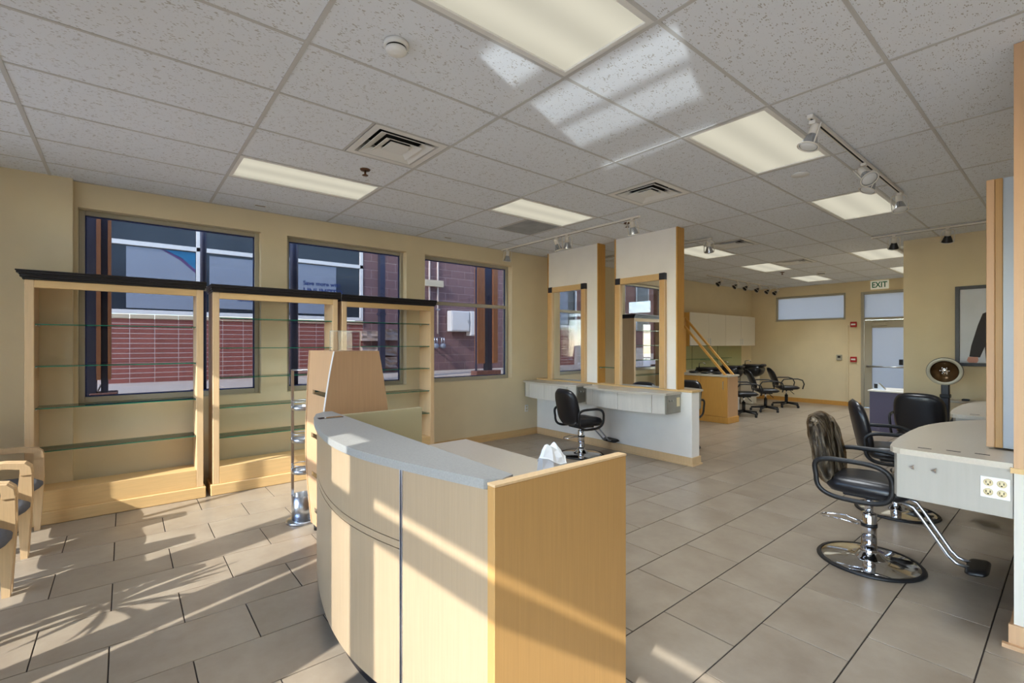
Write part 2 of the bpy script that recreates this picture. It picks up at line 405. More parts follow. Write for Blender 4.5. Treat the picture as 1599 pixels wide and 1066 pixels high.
for i, (ar, a, b, c_, d) in enumerate(tiles):
    w, l = round(b-a-2*G, 4), round(d-c_-2*G, 4)
    if i < 300 and ar > 0:
        key = (w, l)
        if key not in tcache:
            tcache[key] = MB().bbox(-w/2, w/2, -l/2, l/2, -0.006, 0.0, 0.0015).mesh('tile', M['tile'])
        inst('tile', tcache[key], ((a+b)/2, (c_+d)/2, 0), fl)
    else: rest.box(a+G, b-G, c_+G, d-G, -0.006, 0.0)
ro = rest.build('tile_field', M['tile'], fl); ro['kind'] = 'stuff'

# ---- ceiling grid
cl = struct(MB().box(XF-0.2, XB+0.2, YR-0.2, YL+0.3, H+0.16, H+0.30).build('ceiling', M['white']), 'suspended grid ceiling of fissured white acoustic tiles')
GU0, GU, GV0, GV = -0.52, 1.232, 0.664, 0.608
cu = [GU0+GU*k for k in range(-1, 12)]; cv = [GV0+GV*k for k in range(-8, 9)]
us = [XF] + [u for u in cu if XF+0.05 < u < XB-0.05] + [XB]
vs_ = [YR] + [v for v in cv if YR+0.05 < v < YL-0.05] + [YL]
def key(u, v): return (round((u-GU0)/GU-0.5+1e-6), round((v-GV0)/GV-0.5+1e-6))
troffers = {key(*p): p for p in [(1.3,1.57),(1.3,4.6),(3.8,4.0),(3.8,1.57),(6.2,1.57),(7.5,4.0),(9.9,4.0),(9.9,2.18),(12.4,4.0),(12.4,2.18),(1.3,-1.47),(3.8,-1.47),(6.2,-1.47)]}
vents = {key(1.6,3.4): 1, key(4.1,2.8): 1, key(7.2,3.4): 0, key(9.6,3.4): 0}
stain = {key(4.1,4.6): 1}
ccache = {}
def ctile(a, b, c_, d):
    w, l = round(b-a-0.004, 3), round(d-c_-0.004, 3)
    if (w, l) not in ccache: ccache[(w, l)] = MB().box(-w/2, w/2, -l/2, l/2, 0, 0.018).mesh('ceiling_tile', M['acoustic'])
    inst('ceiling_tile', ccache[(w, l)], ((a+b)/2, (c_+d)/2, H), cl)
def inroom(u, v): return not (u > XP and v < YP)
tro, ven, stn = [], [], []
for i in range(len(us)-1):
    for j in range(len(vs_)-1):
        a, b, c_, d = us[i], us[i+1], vs_[j], vs_[j+1]; um, vm = (a+b)/2, (c_+d)/2
        if not inroom(um, vm): continue
        k = key(um, vm)
        if k in troffers: tro.append((a, b, c_, d)); continue
        half = (a+b)/2
        if k in vents:
            if vents[k]: ven.append((half, b, c_, d)); ctile(a, half, c_, d)
            else: ven.append((a, half, c_, d)); ctile(half, b, c_, d)
            continue
        if k in stain: stn.append((half, b, c_, d)); ctile(a, half, c_, d); continue
        ctile(a, b, c_, d)
RW = 0.012
for u in us[1:-1]:
    MB().box(u-RW, u+RW, YP if u > XP else YR, YL, H-0.004, H+0.03).build('grid_rail', M['rail'], cl)
for v in vs_[1:-1]:
    MB().box(XF, XB if v > YP else XP, v-RW*0.8, v+RW*0.8, H-0.003, H+0.03).build('grid_rail', M['rail'], cl)
for (a, b, c_, d) in ven+stn:
    x = a if key((a+b)/2, (c_+d)/2) in vents and vents[key((a+b)/2, (c_+d)/2)] or (a,b,c_,d) in stn else b
    MB().box(x-RW*0.8, x+RW*0.8, c_, d, H-0.003, H+0.03).build('grid_rail', M['rail'], cl)
# wall angle trim
MB().box(XF, XB, YL-0.022, YL, H-0.004, H+0.02).build('wall_angle', M['rail'], cl)

# ---- walls
WINS = [(-0.34, 1.21), (1.49, 3.04), (3.33, 4.955)]; WZ0, WZ1 = 0.975, 2.83
wl = MB(); xs = XF-0.2
for a, b in WINS:
    wl.box(xs, a, YL, YL+0.24, -0.1, H+0.16); wl.box(a, b, YL, YL+0.24, -0.1, WZ0); wl.box(a, b, YL, YL+0.24, WZ1, H+0.16); xs = b
wl.box(xs, XB+0.2, YL, YL+0.24, -0.1, H+0.16)
wl.box(XF, -0.37, YL-0.075, YL, 0, H)
wallL = struct(wl.build('wall_left', M['wall']), 'tan painted wall with three large fixed windows')
wb = MB(); BWY0, BWY1, BWZ0, BWZ1 = 3.72, 5.36, 2.15, 2.82; DY0, DY1 = 2.36, 3.40
wb.box(XB, XB+0.2, BWY1, YL, -0.1, H+0.16); wb.box(XB, XB+0.2, BWY0, BWY1, -0.1, BWZ0); wb.box(XB, XB+0.2, BWY0, BWY1, BWZ1, H+0.16)
wb.box(XB, XB+0.2, DY1, BWY0, -0.1, H+0.16); wb.box(XB, XB+0.2, DY0, DY1, 2.80, H+0.16); wb.box(XB, XB+0.2, YP-0.2, DY0, -0.1, H+0.16)
struct(wb.build('wall_back', M['wall']), 'tan rear wall with exit door and high frosted window')
struct(MB().box(XP, XB+0.2, YP-0.2, YP, -0.1, H+0.16).box(XP, XP+0.2, YR-0.2, YP-0.2, -0.1, H+0.16).build('wall_partition', M['wall']), 'tan partition wall carrying the framed picture')
struct(MB().box(XF-0.2, XP+0.2, YR-0.2, YR, -0.1, H+0.16).build('wall_right', M['wall']), 'tan side wall outside the view')
# storefront wall behind the camera : piers, header, band added to cut the sun, rail, mullions
wf = MB(); FX0, FX1 = XF-0.14, XF
wf.box(FX0, FX1, YR, YL, 2.90, H+0.16); wf.box(FX0, FX1, YR, YL, -0.1, 0.12)
wf.box(FX0, FX1, 1.65, 2.565, 0.12, 2.90); wf.box(FX0, FX1, 2.645, 2.85, 0.12, 2.90)
wf.box(FX0, FX1, 1.16, 1.34, 0.12, 2.90); wf.box(FX0, FX1, 5.14, 6.0, 0.12, 2.9)
wf.box(FX0, FX1, YR, 1.16, 2.645, 2.90)
struct(wf.build('wall_front', M['ext']), 'storefront piers and header behind the viewpoint')
sfw = MB(); sfw.box(XF-0.09, XF-0.04, YR, YL, 2.425, 2.535)
for yy in (-3.0, -1.6, -0.2, 4.75): sfw.box(XF-0.09, XF-0.04, yy-0.025, yy+0.025, 0.12, 2.9)
sf = struct(sfw.build('window_4', M['alu']), 'aluminium storefront frame behind the viewpoint')
sfp = MB().box(XF-0.068, XF-0.062, YR, YL, 0.12, 2.9).build('pane', M['glass'], sf)

# windows in the left wall
for i, (a, b) in enumerate(WINS):
    yf0, yf1 = YL+0.10, YL+0.17; fw_ = 0.045
    f = MB(); f.bbox(a, a+fw_, yf0, yf1, WZ0, WZ1); f.bbox(b-fw_, b, yf0, yf1, WZ0, WZ1)
    f.bbox(a+fw_, b-fw_, yf0, yf1, WZ0, WZ0+fw_+0.01); f.bbox(a+fw_, b-fw_, yf0, yf1, WZ1-fw_, WZ1)
    w = struct(f.build('window_%d' % (i+1), M['alu']), 'fixed aluminium window looking onto the brick alley')
    g = MB(); t0 = 0.012
    g.box(a+fw_, a+fw_+t0, yf0+0.03, yf0+0.05, WZ0+fw_+0.01, WZ1-fw_); g.box(b-fw_-t0, b-fw_, yf0+0.03, yf0+0.05, WZ0+fw_+0.01, WZ1-fw_)
    g.box(a+fw_, b-fw_, yf0+0.03, yf0+0.05, WZ1-fw_-t0, WZ1-fw_); g.box(a+fw_, b-fw_, yf0+0.03, yf0+0.05, WZ0+fw_+0.01, WZ0+fw_+0.01+t0)
    g.build('gasket', M['navy'], w)
    MB().bbox(a+fw_, b-fw_, yf0, yf1, 2.125, 2.175).build('glazing_bar', M['alu'], w)
    MB().box(a+fw_, b-fw_, yf0+0.037, yf0+0.043, WZ0+fw_, 2.125).build('pane', M['tinted'], w)
    MB().box(a+fw_, b-fw_, yf0+0.037, yf0+0.043, 2.175, WZ1-fw_).build('pane', M['tinted'], w)
# back window and door
w = MB(); w.bbox(XB+0.05, XB+0.11, BWY0, BWY0+0.05, BWZ0, BWZ1); w.bbox(XB+0.05, XB+0.11, BWY1-0.05, BWY1, BWZ0, BWZ1)
w.bbox(XB+0.05, XB+0.11, BWY0+0.05, BWY1-0.05, BWZ0, BWZ0+0.05); w.bbox(XB+0.05, XB+0.11, BWY0+0.05, BWY1-0.05, BWZ1-0.05, BWZ1)
w = struct(w.build('window_5', M['alu']), 'high frosted window in the rear wall')
MB().box(XB+0.075, XB+0.085, BWY0+0.05, BWY1-0.05, BWZ0+0.05, BWZ1-0.05).build('pane', M['frost'], w)
w = MB(); w.bbox(XB-0.015, XB+0.12, DY1-0.055, DY1, 0, 2.80); w.bbox(XB-0.015, XB+0.12, DY0, DY0+0.055, 0, 2.80)
w.bbox(XB-0.015, XB+0.12, DY0+0.055, DY1-0.055, 2.745, 2.80); w.bbox(XB-0.015, XB+0.12, DY0+0.055, DY1-0.055, 2.12, 2.175)
w = struct(w.build('window_6', M['alu']), 'frosted transom light above the exit door in its frame')
MB().box(XB+0.05, XB+0.06, DY0+0.055, DY1-0.055, 2.175, 2.745).build('pane', M['frost'], w)
d0, d1 = DY0+0.06, DY1-0.06
dm = MB(); dm.bbox(XB+0.02, XB+0.065, d0, d0+0.12, 0.01, 2.115); dm.bbox(XB+0.02, XB+0.065, d1-0.15, d1, 0.01, 2.115)
dm.bbox(XB+0.02, XB+0.065, d0+0.12, d1-0.15, 1.93, 2.115); dm.bbox(XB+0.02, XB+0.065, d0+0.12, d1-0.15, 0.01, 0.28)
dr = struct(dm.build('door_1', M['alu']), 'aluminium exit door with frosted glass and push bar')
MB().box(XB+0.035, XB+0.045, d0+0.12, d1-0.15, 0.28, 1.93).build('pane', M['frost'], dr)
MB().tube([(XB-0.05, d0+0.03, 1.0), (XB-0.05, d1-0.06, 1.0)], 0.022).box(XB-0.05, XB+0.02, d0+0.04, d0+0.08, 0.97, 1.03).box(XB-0.05, XB+0.02, d1-0.1, d1-0.06, 0.97, 1.03).build('push_bar', M['steel'], dr)
MB().bbox(XB-0.04, XB+0.02, d1-0.44, d1-0.16, 1.98, 2.05).tube([(XB-0.05, d1-0.2, 2.07), (XB-0.04, d1-0.62, 2.09)], 0.012, 6).build('door_closer', M['alu'], dr)
MB().bbox(XB-0.03, XB+0.02, d0+0.18, d0+0.25, 1.05, 1.18).build('lock_case', M['black_matte'], dr)
# baseboards
bb = MB()
def base(mb, x0, x1, y0, y1, axis, sgn):
    if axis == 'y': mb.box(x0, x1, y0, y0+0.016*sgn, 0, 0.105) if sgn > 0 else mb.box(x0, x1, y0-0.016, y0, 0, 0.105)
base_ = MB().box(3.27, XB, YL-0.016, YL, 0, 0.105).box(3.27, XB, YL-0.032, YL-0.016, 0, 0.02)
struct(base_.build('baseboard_left', M['wood_h']), 'honey maple baseboard under the windows')
struct(MB().box(XB-0.016, XB, DY1, YL-0.02, 0, 0.105).box(XB-0.03, XB-0.016, DY1, YL-0.02, 0, 0.02).build('baseboard_back', M['wood_dk']), 'honey maple baseboard on the rear wall')
# conduit
MB().tube([(XB-0.012, 3.67, 0.0), (XB-0.012, 3.67, 2.15)], 0.012, 8)
struct(MB().bbox(XB-0.03, XB, 3.655, 3.69, 0.1, 2.0).build('trim_1', M['wall']), 'painted surface conduit beside the exit')

# ================================================================ CEILING THINGS
names = ['cream glowing troffer light directly above the reception desk, largest in view', 'cream glowing troffer light over the window shelves', 'cream glowing troffer light beside the dusty return panel', 'cream glowing troffer light beside the nearest track rail', 'cream glowing troffer light at the far end of the nearest track rail', 'cream glowing troffer light seen past the right mirror pillar', 'cream glowing troffer light midway along the shampoo area', 'cream glowing troffer light next to the picture wall corner, nearer one', 'cream glowing troffer light closest to the rear frosted window', 'cream glowing troffer light closest to the exit door']
order = [(1.3,1.57),(1.3,4.6),(3.8,4.0),(3.8,1.57),(6.2,1.57),(7.5,4.0),(9.9,4.0),(9.9,2.18),(12.4,4.0),(12.4,2.18)]
lab = {key(*p): names[i] for i, p in enumerate(order)}
for (a, b, c_, d) in tro:
    k = key((a+b)/2, (c_+d)/2)
    t = thing('ceiling_light', lab.get(k, 'cream troffer light in the unseen side of the room, %s' % ('level with the desk' if a < 1.5 else 'level with the plastic-wrapped chair' if a < 4.5 else 'level with the second counter')), 'ceiling light', ((a+b)/2, (c_+d)/2, H), 'troffer lights in the ceiling')
    f = MB(); g = 0.03
    f.box(a+0.01, b-0.01, c_+0.01, c_+0.01+g, H-0.004, H+0.05); f.box(a+0.01, b-0.01, d-0.01-g, d-0.01, H-0.004, H+0.05)
    f.box(a+0.01, a+0.01+g, c_+0.01+g, d-0.01-g, H-0.004, H+0.05); f.box(b-0.01-g, b-0.01, c_+0.01+g, d-0.01-g, H-0.004, H+0.05)
    f.build('frame', M['white'], t)
    MB().box(a+0.035, b-0.035, c_+0.035, d-0.035, H+0.006, H+0.012).build('diffuser', M['diff'], t)
    L = bpy.data.lights.new('fixture_lamp', 'AREA'); L.shape = 'RECTANGLE'; L.size = b-a-0.1; L.size_y = d-c_-0.1; L.energy = LAMP_W
    L.color = (0.90, 0.95, 1.0); L.spread = math.radians(105)
    lo = bpy.data.objects.new('fixture_lamp', L); C.objects.link(lo); lo.parent = t; lo.location = (0, 0, 0.003)
vlabels = ['square ceiling air diffuser nearest the smoke detector, stepped blades', 'square ceiling air diffuser in front of the right mirror pillar', 'square ceiling air diffuser just past the right mirror pillar', 'square ceiling air diffuser furthest back, by the shampoo area']
ven.sort(key=lambda q: q[0])
for i, (a, b, c_, d) in enumerate(ven):
    t = thing('air_vent', vlabels[i], 'vent', ((a+b)/2, (c_+d)/2, H), 'square air diffusers in the ceiling')
    xc, yc = (a+b)/2, (c_+d)/2; s = min(b-a, d-c_)/2-0.012
    def ringm(s0, z0, s1, z1, th=0.006):
        m = MB()
        for (x0, y0, x1, y1) in ((-1,-1,1,-1),(1,-1,1,1),(1,1,-1,1),(-1,1,-1,-1)):
            v = [(xc+x0*s0, yc+y0*s0, z0), (xc+x1*s0, yc+y1*s0, z0), (xc+x1*s1, yc+y1*s1, z1), (xc+x0*s1, yc+y0*s1, z1)]
            v += [(p[0], p[1], p[2]+th) for p in v]
            m.add(v, [(0,1,2,3),(4,5,6,7),(0,1,5,4),(2,3,7,6)])
        return m
    ringm(s, H-0.003, s-0.05, H-0.003).build('flange', M['white'], t)
    ringm(s-0.05, H-0.003, s-0.10, H+0.05).build('throat', M['rail'], t)
    ringm(s-0.075, H-0.010, s-0.145, H+0.022).build('blade', M['white'], t)
    ringm(s-0.145, H-0.012, s-0.205, H+0.018).build('blade', M['white'], t)
    MB().box(xc-0.085, xc+0.085, yc-0.085, yc+0.085, H-0.006, H+0.004).build('centre_plate', M['white'], t)
    MB().lathe([(0.2,0.055),(0.2,0.15)], xc, yc, H, 24).box(xc-s, xc+s, yc-s, yc+s, H+0.14, H+0.15).build('duct', M['dark_hole'], t)
for (a, b, c_, d) in stn:
    t = thing('return_panel', 'dusty grey perforated return air panel in the ceiling', 'vent', ((a+b)/2, (c_+d)/2, H))
    MB().box(a+0.012, b-0.012, c_+0.012, d-0.012, H, H+0.01).build('perforated_face', M['stainpanel'], t)
    fr = MB(); 
    for q in ((a+0.012, a+0.03, c_+0.012, d-0.012), (b-0.03, b-0.012, c_+0.012, d-0.012)): fr.box(*q, H-0.004, H)
    [MB().box(*q, H-0.004, H).build('frame_bar', M['rail'], t) for q in ((a+0.012, a+0.03, c_+0.012, d-0.012), (b-0.03, b-0.012, c_+0.012, d-0.012))]
def smoke(x, y, label, s=1.0):
    t = thing('smoke_detector', label, 'smoke detector', (x, y, H))
    MB().lathe([(0.0,-0.001),(0.062*s,-0.001),(0.064*s,-0.018*s),(0.058*s,-0.024*s),(0.0,-0.024*s)], x, y, H, 28).build('base', M['white'], t)
    MB().lathe([(0.0,-0.024*s),(0.05*s,-0.024*s),(0.048*s,-0.034*s),(0.0,-0.034*s)], x, y, H, 28).build('vent_slot', M['dark_hole'], t)
    MB().lathe([(0.0,-0.034*s),(0.054*s,-0.034*s),(0.05*s,-0.046*s),(0.03*s,-0.056*s),(0.0,-0.058*s)], x, y, H, 28).build('cap', M['white'], t)
smoke(1.063, 2.21, 'round white smoke detector on the ceiling above the desk, the large near one')
smoke(11.47, 3.52, 'small round smoke detector far back near the rear window', 1.3)
t = thing('ceiling_speaker', 'flat round flush disc between the two nearer troffers', 'speaker', (4.69, 1.604, H))
MB().lathe([(0,-0.001),(0.075,-0.001),(0.072,-0.008),(0,-0.009)], 4.69, 1.604, H, 28).build('cover_disc', M['white'], t)
def sprinkler(x, y, label):
    t = thing('sprinkler', label, 'sprinkler', (x, y, H), 'fire sprinklers in the ceiling')
    MB().lathe([(0,0),(0.045,0),(0.04,-0.01),(0.018,-0.014),(0,-0.014)], x, y, H, 20).build('escutcheon', M['bronze'], t)
    MB().lathe([(0.009,-0.012),(0.009,-0.05)], x, y, H, 10).build('body', M['bronze'], t)
    MB().lathe([(0,-0.05),(0.026,-0.05),(0.026,-0.054),(0,-0.054)], x, y, H, 14).build('deflector', M['bronze'], t)
sprinkler(1.624, 3.985, 'bronze fire sprinkler beside the nearest air diffuser')
sprinkler(4.896, 3.642, 'bronze fire sprinkler in front of the right mirror pillar')
sprinkler(10.83, 4.05, 'bronze fire sprinkler furthest back by the shampoo area')
for x, y, l in ((1.156, 5.768, 'small dark slot vent in the ceiling over the first window'), (3.587, 5.79, 'small dark slot vent in the ceiling over the third window')):
    t = thing('slot_vent', l, 'vent', (x, y, H), 'slot vents by the window wall')
    MB().box(x-0.06, x+0.06, y-0.02, y+0.02, H-0.003, H-0.0005).build('surround', M['white'], t)
    MB().box(x-0.05, x+0.05, y-0.011, y+0.011, H-0.005, H-0.003).build('slot', M['bronze'], t)

# ---- track lights
def track(name_label, p0, p1, w=0.018):
    t = thing('track_rail', name_label, 'track rail', ((p0[0]+p1[0])/2, (p0[1]+p1[1])/2, H-0.01))
    if abs(p0[0]-p1[0]) > abs(p0[1]-p1[1]):
        MB().bbox(p0[0], p1[0], p0[1]-w, p0[1]+w, H-0.03, H-0.004, 0.003).build('channel', M['track_white'], t)
        MB().box(p0[0]+0.02, p1[0]-0.02, p0[1]-0.006, p0[1]+0.006, H-0.031, H-0.0295).build('contact_slot', M['dark_hole'], t)
    else:
        MB().bbox(p0[0]-w, p0[0]+w, p0[1], p1[1], H-0.03, H-0.004, 0.003).build('channel', M['track_white'], t)
        MB().box(p0[0]-0.006, p0[0]+0.006, p0[1]+0.02, p1[1]-0.02, H-0.031, H-0.0295).build('contact_slot', M['dark_hole'], t)
    return t
track('white track rail nearest the camera, running between two troffers', (3.50, 1.14), (6.02, 1.14))
track('white track rail in front of the two mirror pillars', (4.70, 3.32), (4.70, 5.95))
track('white track rail behind the right mirror pillar', (6.48, 3.36), (6.48, 5.8))
track('white track rail in front of the picture wall', (8.22, 0.3), (8.22, 1.9))
track('white track rail over the shampoo area', (9.9, 5.23), (13.75, 5.23))
def head(x, y, az, tilt, label, dark=False, group='track spotlights'):
    # az : horizontal aim, tilt from straight down
    t = thing('track_spotlight', label, 'spotlight', (x, y, H-0.03), group)
    MB().bbox(x-0.02, x+0.02, y-0.02, y+0.02, H-0.055, H-0.03, 0.003).build('adapter', M['track_white'], t)
    R = Matrix.Translation((x, y, H-0.115)) @ Matrix.Rotation(az, 4, 'Z') @ Matrix.Rotation(-tilt, 4, 'Y')
    MB().lathe([(0,0.062),(0.026,0.062),(0.028,0.05),(0.028,-0.01),(0,-0.01)], seg=18).xf(R).build('socket', M['track_white'], t)
    prof = [(0.026,-0.01),(0.034,-0.025),(0.054,-0.085),(0.056,-0.095)]
    MB().lathe(prof, seg=24, cap=False).xf(R).build('bulb_reflector', M['black_matte'] if dark else M['reflector'], t)
    MB().lathe([(0,-0.104),(0.03,-0.102),(0.052,-0.096),(0.054,-0.09)], seg=24).xf(R).build('bulb_lens', M['black_matte'] if dark else M['bulb'], t)
    yk = [(0.0,0.0,0.062)]
    MB().tube([(0,0.0,0.066),(0,0.045,0.064),(0,0.064,0.045),(0,0.066,-0.09)], 0.005, 6).tube([(0,0.0,0.066),(0,-0.045,0.064),(0,-0.064,0.045),(0,-0.066,-0.09)], 0.005, 6).xf(R).build('yoke', M['track_white'], t)
    MB().tube([(0.064*math.cos(2*PI*k/20), 0.064*math.sin(2*PI*k/20), -0.095) for k in range(20)], 0.005, 6, closed=True).xf(R).build('rim', M['track_white'], t)
head(3.56, 1.14, 2.4, 0.35, 'white track spotlight at the near end of the closest rail, aimed down')
head(4.72, 1.14, 4.0, 0.75, 'white track spotlight showing its round bulb, middle of the closest rail')
head(4.98, 1.14, 2.2, 0.45, 'white track spotlight just behind the middle one on the closest rail')
head(5.92, 1.14, 3.6, 0.25, 'white track spotlight at the far end of the closest rail')
head(4.70, 3.42, 0.2, 0.4, 'white track spotlight by the right mirror pillar, near end of its rail')
head(4.70, 4.50, 0.6, 0.35, 'white track spotlight, right one of the pair before the left pillar')
head(4.70, 4.70, -0.5, 0.35, 'white track spotlight, left one of the pair before the left pillar')
head(4.70, 5.80, 1.3, 0.3, 'white track spotlight in the corner above the third window')
head(6.48, 3.40, 0.4, 0.45, 'white track spotlight just past the right mirror pillar')
head(8.22, 1.64, 0.3, 0.5, 'dark-bulbed track spotlight left of the picture wall edge', True)
head(8.22, 1.09, 0.3, 0.5, 'dark-bulbed track spotlight over the framed picture', True)
sl_ = ['first', 'second', 'third', 'fourth', 'fifth', 'sixth']
for i, xx in enumerate((10.5, 11.3, 11.85, 12.5, 13.1, 13.6)):
    head(xx, 5.23, 2.6, 0.9, 'small dark-bulbed track spotlight over the shampoo area, %s from the near end' % sl_[i], True)

# ================================================================ SHELVING UNITS
def shelf_unit(x0, x1, ztop, shelves, label):
    Yf, Yb = 5.62, 5.93
    if x0 < 0: Yb = 5.915
    t = thing('shelving_unit', label, 'shelf unit', ((x0+x1)/2, Yf, 0), 'maple shelving units along the windows')
    pw = 0.058
    for a, b, s in ((x0, x0+pw, 1), (x1-pw, x1, -1)):
        MB().bbox(a, b, Yf, Yb, 0.11, ztop, 0.003).build('side_panel', M['wood'], t)
    MB().bbox(x0+pw, x1-pw, Yf, Yf+0.03, ztop-0.065, ztop, 0.003).box(x0+pw, x1-pw, Yf+0.03, Yb, ztop-0.025, ztop).build('top_rail', M['wood_h'], t)
    MB().bbox(x0+pw, x1-pw, Yf, Yf+0.022, 0.11, 0.285, 0.003).build('bottom_rail', M['wood_h'], t)
    MB().box(x0+pw, x1-pw, Yf+0.022, Yb, 0.265, 0.283).build('bottom_shelf', M['wood_h'], t)
    MB().bbox(x0-0.02, x1+0.02, Yf-0.02, Yb, 0.0, 0.11, 0.006).build('plinth', M['wood_h'], t)
    # stepped ebony crown
    cr = MB(); z = ztop
    for k, (o_, hgt) in enumerate(((0.012,0.018),(0.026,0.016),(0.030,0.014),(0.044,0.018),(0.050,0.012))):
        lo = o_ if x0 < 0 or True else 0
        cr.bbox(x0-min(o_, 0.022 if x0 > 0 else o_), x1+min(o_, 0.022), Yf-o_, Yb, z, z+hgt, 0.003); z += hgt
    cr.build('crown_moulding', M['crown'], t)
    for z in shelves:
        m = MB(); m.box(x0+pw+0.003, x1-pw-0.003, Yf+0.022, Yb-0.01, z-0.004, z+0.004)
        m.mi = [0,0,1,1,1,1]
        gs = m.build('glass_shelf', [M['clear'], M['edge']], t)
        pn = MB()
        for xx in (x0+pw, x1-pw-0.012):
            for yy in (Yf+0.05, Yb-0.05): pn.box(xx, xx+0.012, yy-0.004, yy+0.004, z-0.012, z-0.004)
        pn.build('shelf_pin', M['steel'], gs)
shelf_unit(-0.647, 0.612, 2.085, [0.62, 0.99, 1.35, 1.71], 'maple shelving unit beside the waiting chairs, widest, four glass shelves')
shelf_unit(0.692, 1.955, 2.072, [0.573, 0.881, 1.19, 1.50, 1.81], 'maple shelving unit in the middle, five glass shelves, behind the metal stand')
shelf_unit(2.005, 3.262, 2.055, [0.60, 0.905, 1.21, 1.51, 1.81], 'maple shelving unit at the right end, beside the third window')

# wall outlets
def duplex(x, y, z, axis, label, group=None):
    t = thing('wall_outlet', label, 'outlet', (x, y, z), group)
    R = Matrix.Translation((x, y, z)) @ Matrix.Rotation(0 if axis == 'y' else -PI/2, 4, 'Z')
    MB().bbox(-0.036, 0.036, -0.007, 0.0, -0.058, 0.058, 0.002).xf(R).build('plate', M['white'], t)
    for zz in (0.022, -0.022):
        r = MB().bbox(-0.017, 0.017, -0.010, -0.006, zz-0.015, zz+0.015, 0.002).xf(R).build('receptacle', M['plaincream'], t)
        MB().box(-0.009, -0.006, -0.0108, -0.010, zz-0.004, zz+0.008).box(0.006, 0.009, -0.0108, -0.010, zz-0.004, zz+0.008).xf(R).build('slot', M['dark_hole'], r)
p = atY(74, 720, 5.92)
duplex(p.x, YL-0.001, p.z, 'y', 'cream duplex outlet on the wall inside the first shelving unit')
duplex(5.27, YL-0.001, 0.45, 'y', 'grey duplex outlet under the window, left of the styling wall')

# ================================================================ RECEPTION DESK
rd = thing('reception_desk', 'curved maple reception desk with grey stone top in the foreground', 'desk', (1.2, 2.2, 0))
front = [(0.995,1.262),(0.93,1.50),(0.865,1.75),(0.82,1.97),(0.80,2.20),(0.812,2.45),(0.85,2.70),(0.90,2.93),(0.945,3.10)]
def smooth_curve(pts, n=6):
    out = []
    for i in range(len(pts)-1):
        p0 = Vector(pts[max(i-1,0)]); p1 = Vector(pts[i]); p2 = Vector(pts[i+1]); p3 = Vector(pts[min(i+2,len(pts)-1)])
        for k in range(n):
            t = k/n
            out.append(tuple(0.5*((2*p1)+(p2-p0)*t+(2*p0-5*p1+4*p2-p3)*t*t+(3*p1-p0-3*p2+p3)*t**3)))
    out.append(pts[-1]); return out
fc = smooth_curve(front)
def offs(c, d):
    out = []
    for i, p in enumerate(c):
        a = Vector(c[max(i-1,0)]); b = Vector(c[min(i+1,len(c)-1)]); t = (b-a).normalized(); n = Vector((-t.y, t.x))
        out.append((p[0]+n.x*d, p[1]+n.y*d))
    return out
def ribbon(c0, c1, z0, z1):
    return MB().prism(list(c0) + list(reversed(c1)), z0, z1)
n_split = 12   # seam position along curve (near part)
seg_near = fc[:n_split+1]; seg_far = fc[n_split:]
inner = offs(fc, -0.03)
def shrink(c, a, b):   # trim ends by small distances for seams
    c = list(c); 
    v = Vector(c[1])-Vector(c[0]); c[0] = tuple(Vector(c[0])+v.normalized()*a)
    v = Vector(c[-2])-Vector(c[-1]); c[-1] = tuple(Vector(c[-1])+v.normalized()*b); return c
sn, sf_ = shrink(seg_near, 0, 0.006), shrink(seg_far, 0.006, 0)
ribbon(sn, offs(sn, -0.03), 0.10, 1.035).build('front_panel', M['desk'], rd)
ribbon(sf_, offs(sf_, -0.03), 0.745, 1.035).build('front_panel', M['desk'], rd)
ribbon(sf_, offs(sf_, -0.03), 0.10, 0.708).build('front_panel', M['desk'], rd)
ribbon(sf_, offs(sf_, -0.028), 0.712, 0.741).build('front_band', M['desk'], rd)
ribbon(offs(fc, -0.012), offs(fc, -0.04), 0.09, 1.035).build('backing', M['crown'], rd)
q = fc[n_split]; 
ribbon(offs(fc[n_split-1:n_split+2], 0.001), offs(fc[n_split-1:n_split+2], -0.02), 0.1, 1.035).v
st = MB(); tv = (Vector(fc[n_split+1])-Vector(fc[n_split-1])).normalized(); nv = Vector((-tv.y, tv.x))
for off in (-0.005, 0.006):
    c0 = Vector(q) + tv*off
    st.prism([tuple(c0 + tv*0.0028 + nv*0.004), tuple(c0 - tv*0.0028 + nv*0.004), tuple(c0 - tv*0.0028 - nv*0.02), tuple(c0 + tv*0.0028 - nv*0.02)], 0.1, 1.035)
st.build('metal_seam_strip', M['steel'], rd)
ribbon(offs(fc, -0.05), offs(fc, -0.08), 0.0, 0.10).build('toe_kick', M['crown'], rd)
MB().bbox(0.955, 1.673, 1.25, 1.29, 0.0, 1.062, 0.003).build('end_panel', M['desk_end'], rd)
MB().box(0.957, 1.673, 1.2485, 1.2915, 1.062, 1.07).build('end_panel_edging', M['wood'], rd)
MB().bbox(0.97, 1.714, 3.13, 3.17, 0.0, 1.07, 0.003).build('end_panel', M['khaki'], rd)
# stone transaction top : outer curve overhangs, straight inner edge
top_out = offs(shrink(fc, 0.0, 0.0), 0.018)
top = [(1.078,1.30)] + [(1.02,1.285)] + [p for p in top_out if p[1] > 1.31] + [(0.99,3.26),(1.06,3.33),(1.114,3.32)]
top = list(reversed(top))
MB().prism(top, 1.040, 1.075).build('stone_top', M['stone'], rd)
MB().bbox(1.05, 2.10, 1.62, 3.12, 0.755, 0.786, 0.003).build('work_surface', M['counter'], rd)
MB().bbox(1.12, 1.72, 1.30, 1.62, 0.755, 0.786, 0.003).build('return_surface', M['counter'], rd)
MB().bbox(2.02, 2.05, 1.7, 3.05, 0.0, 0.755, 0.003).build('modesty_panel', M['wood'], rd)
b = MB()
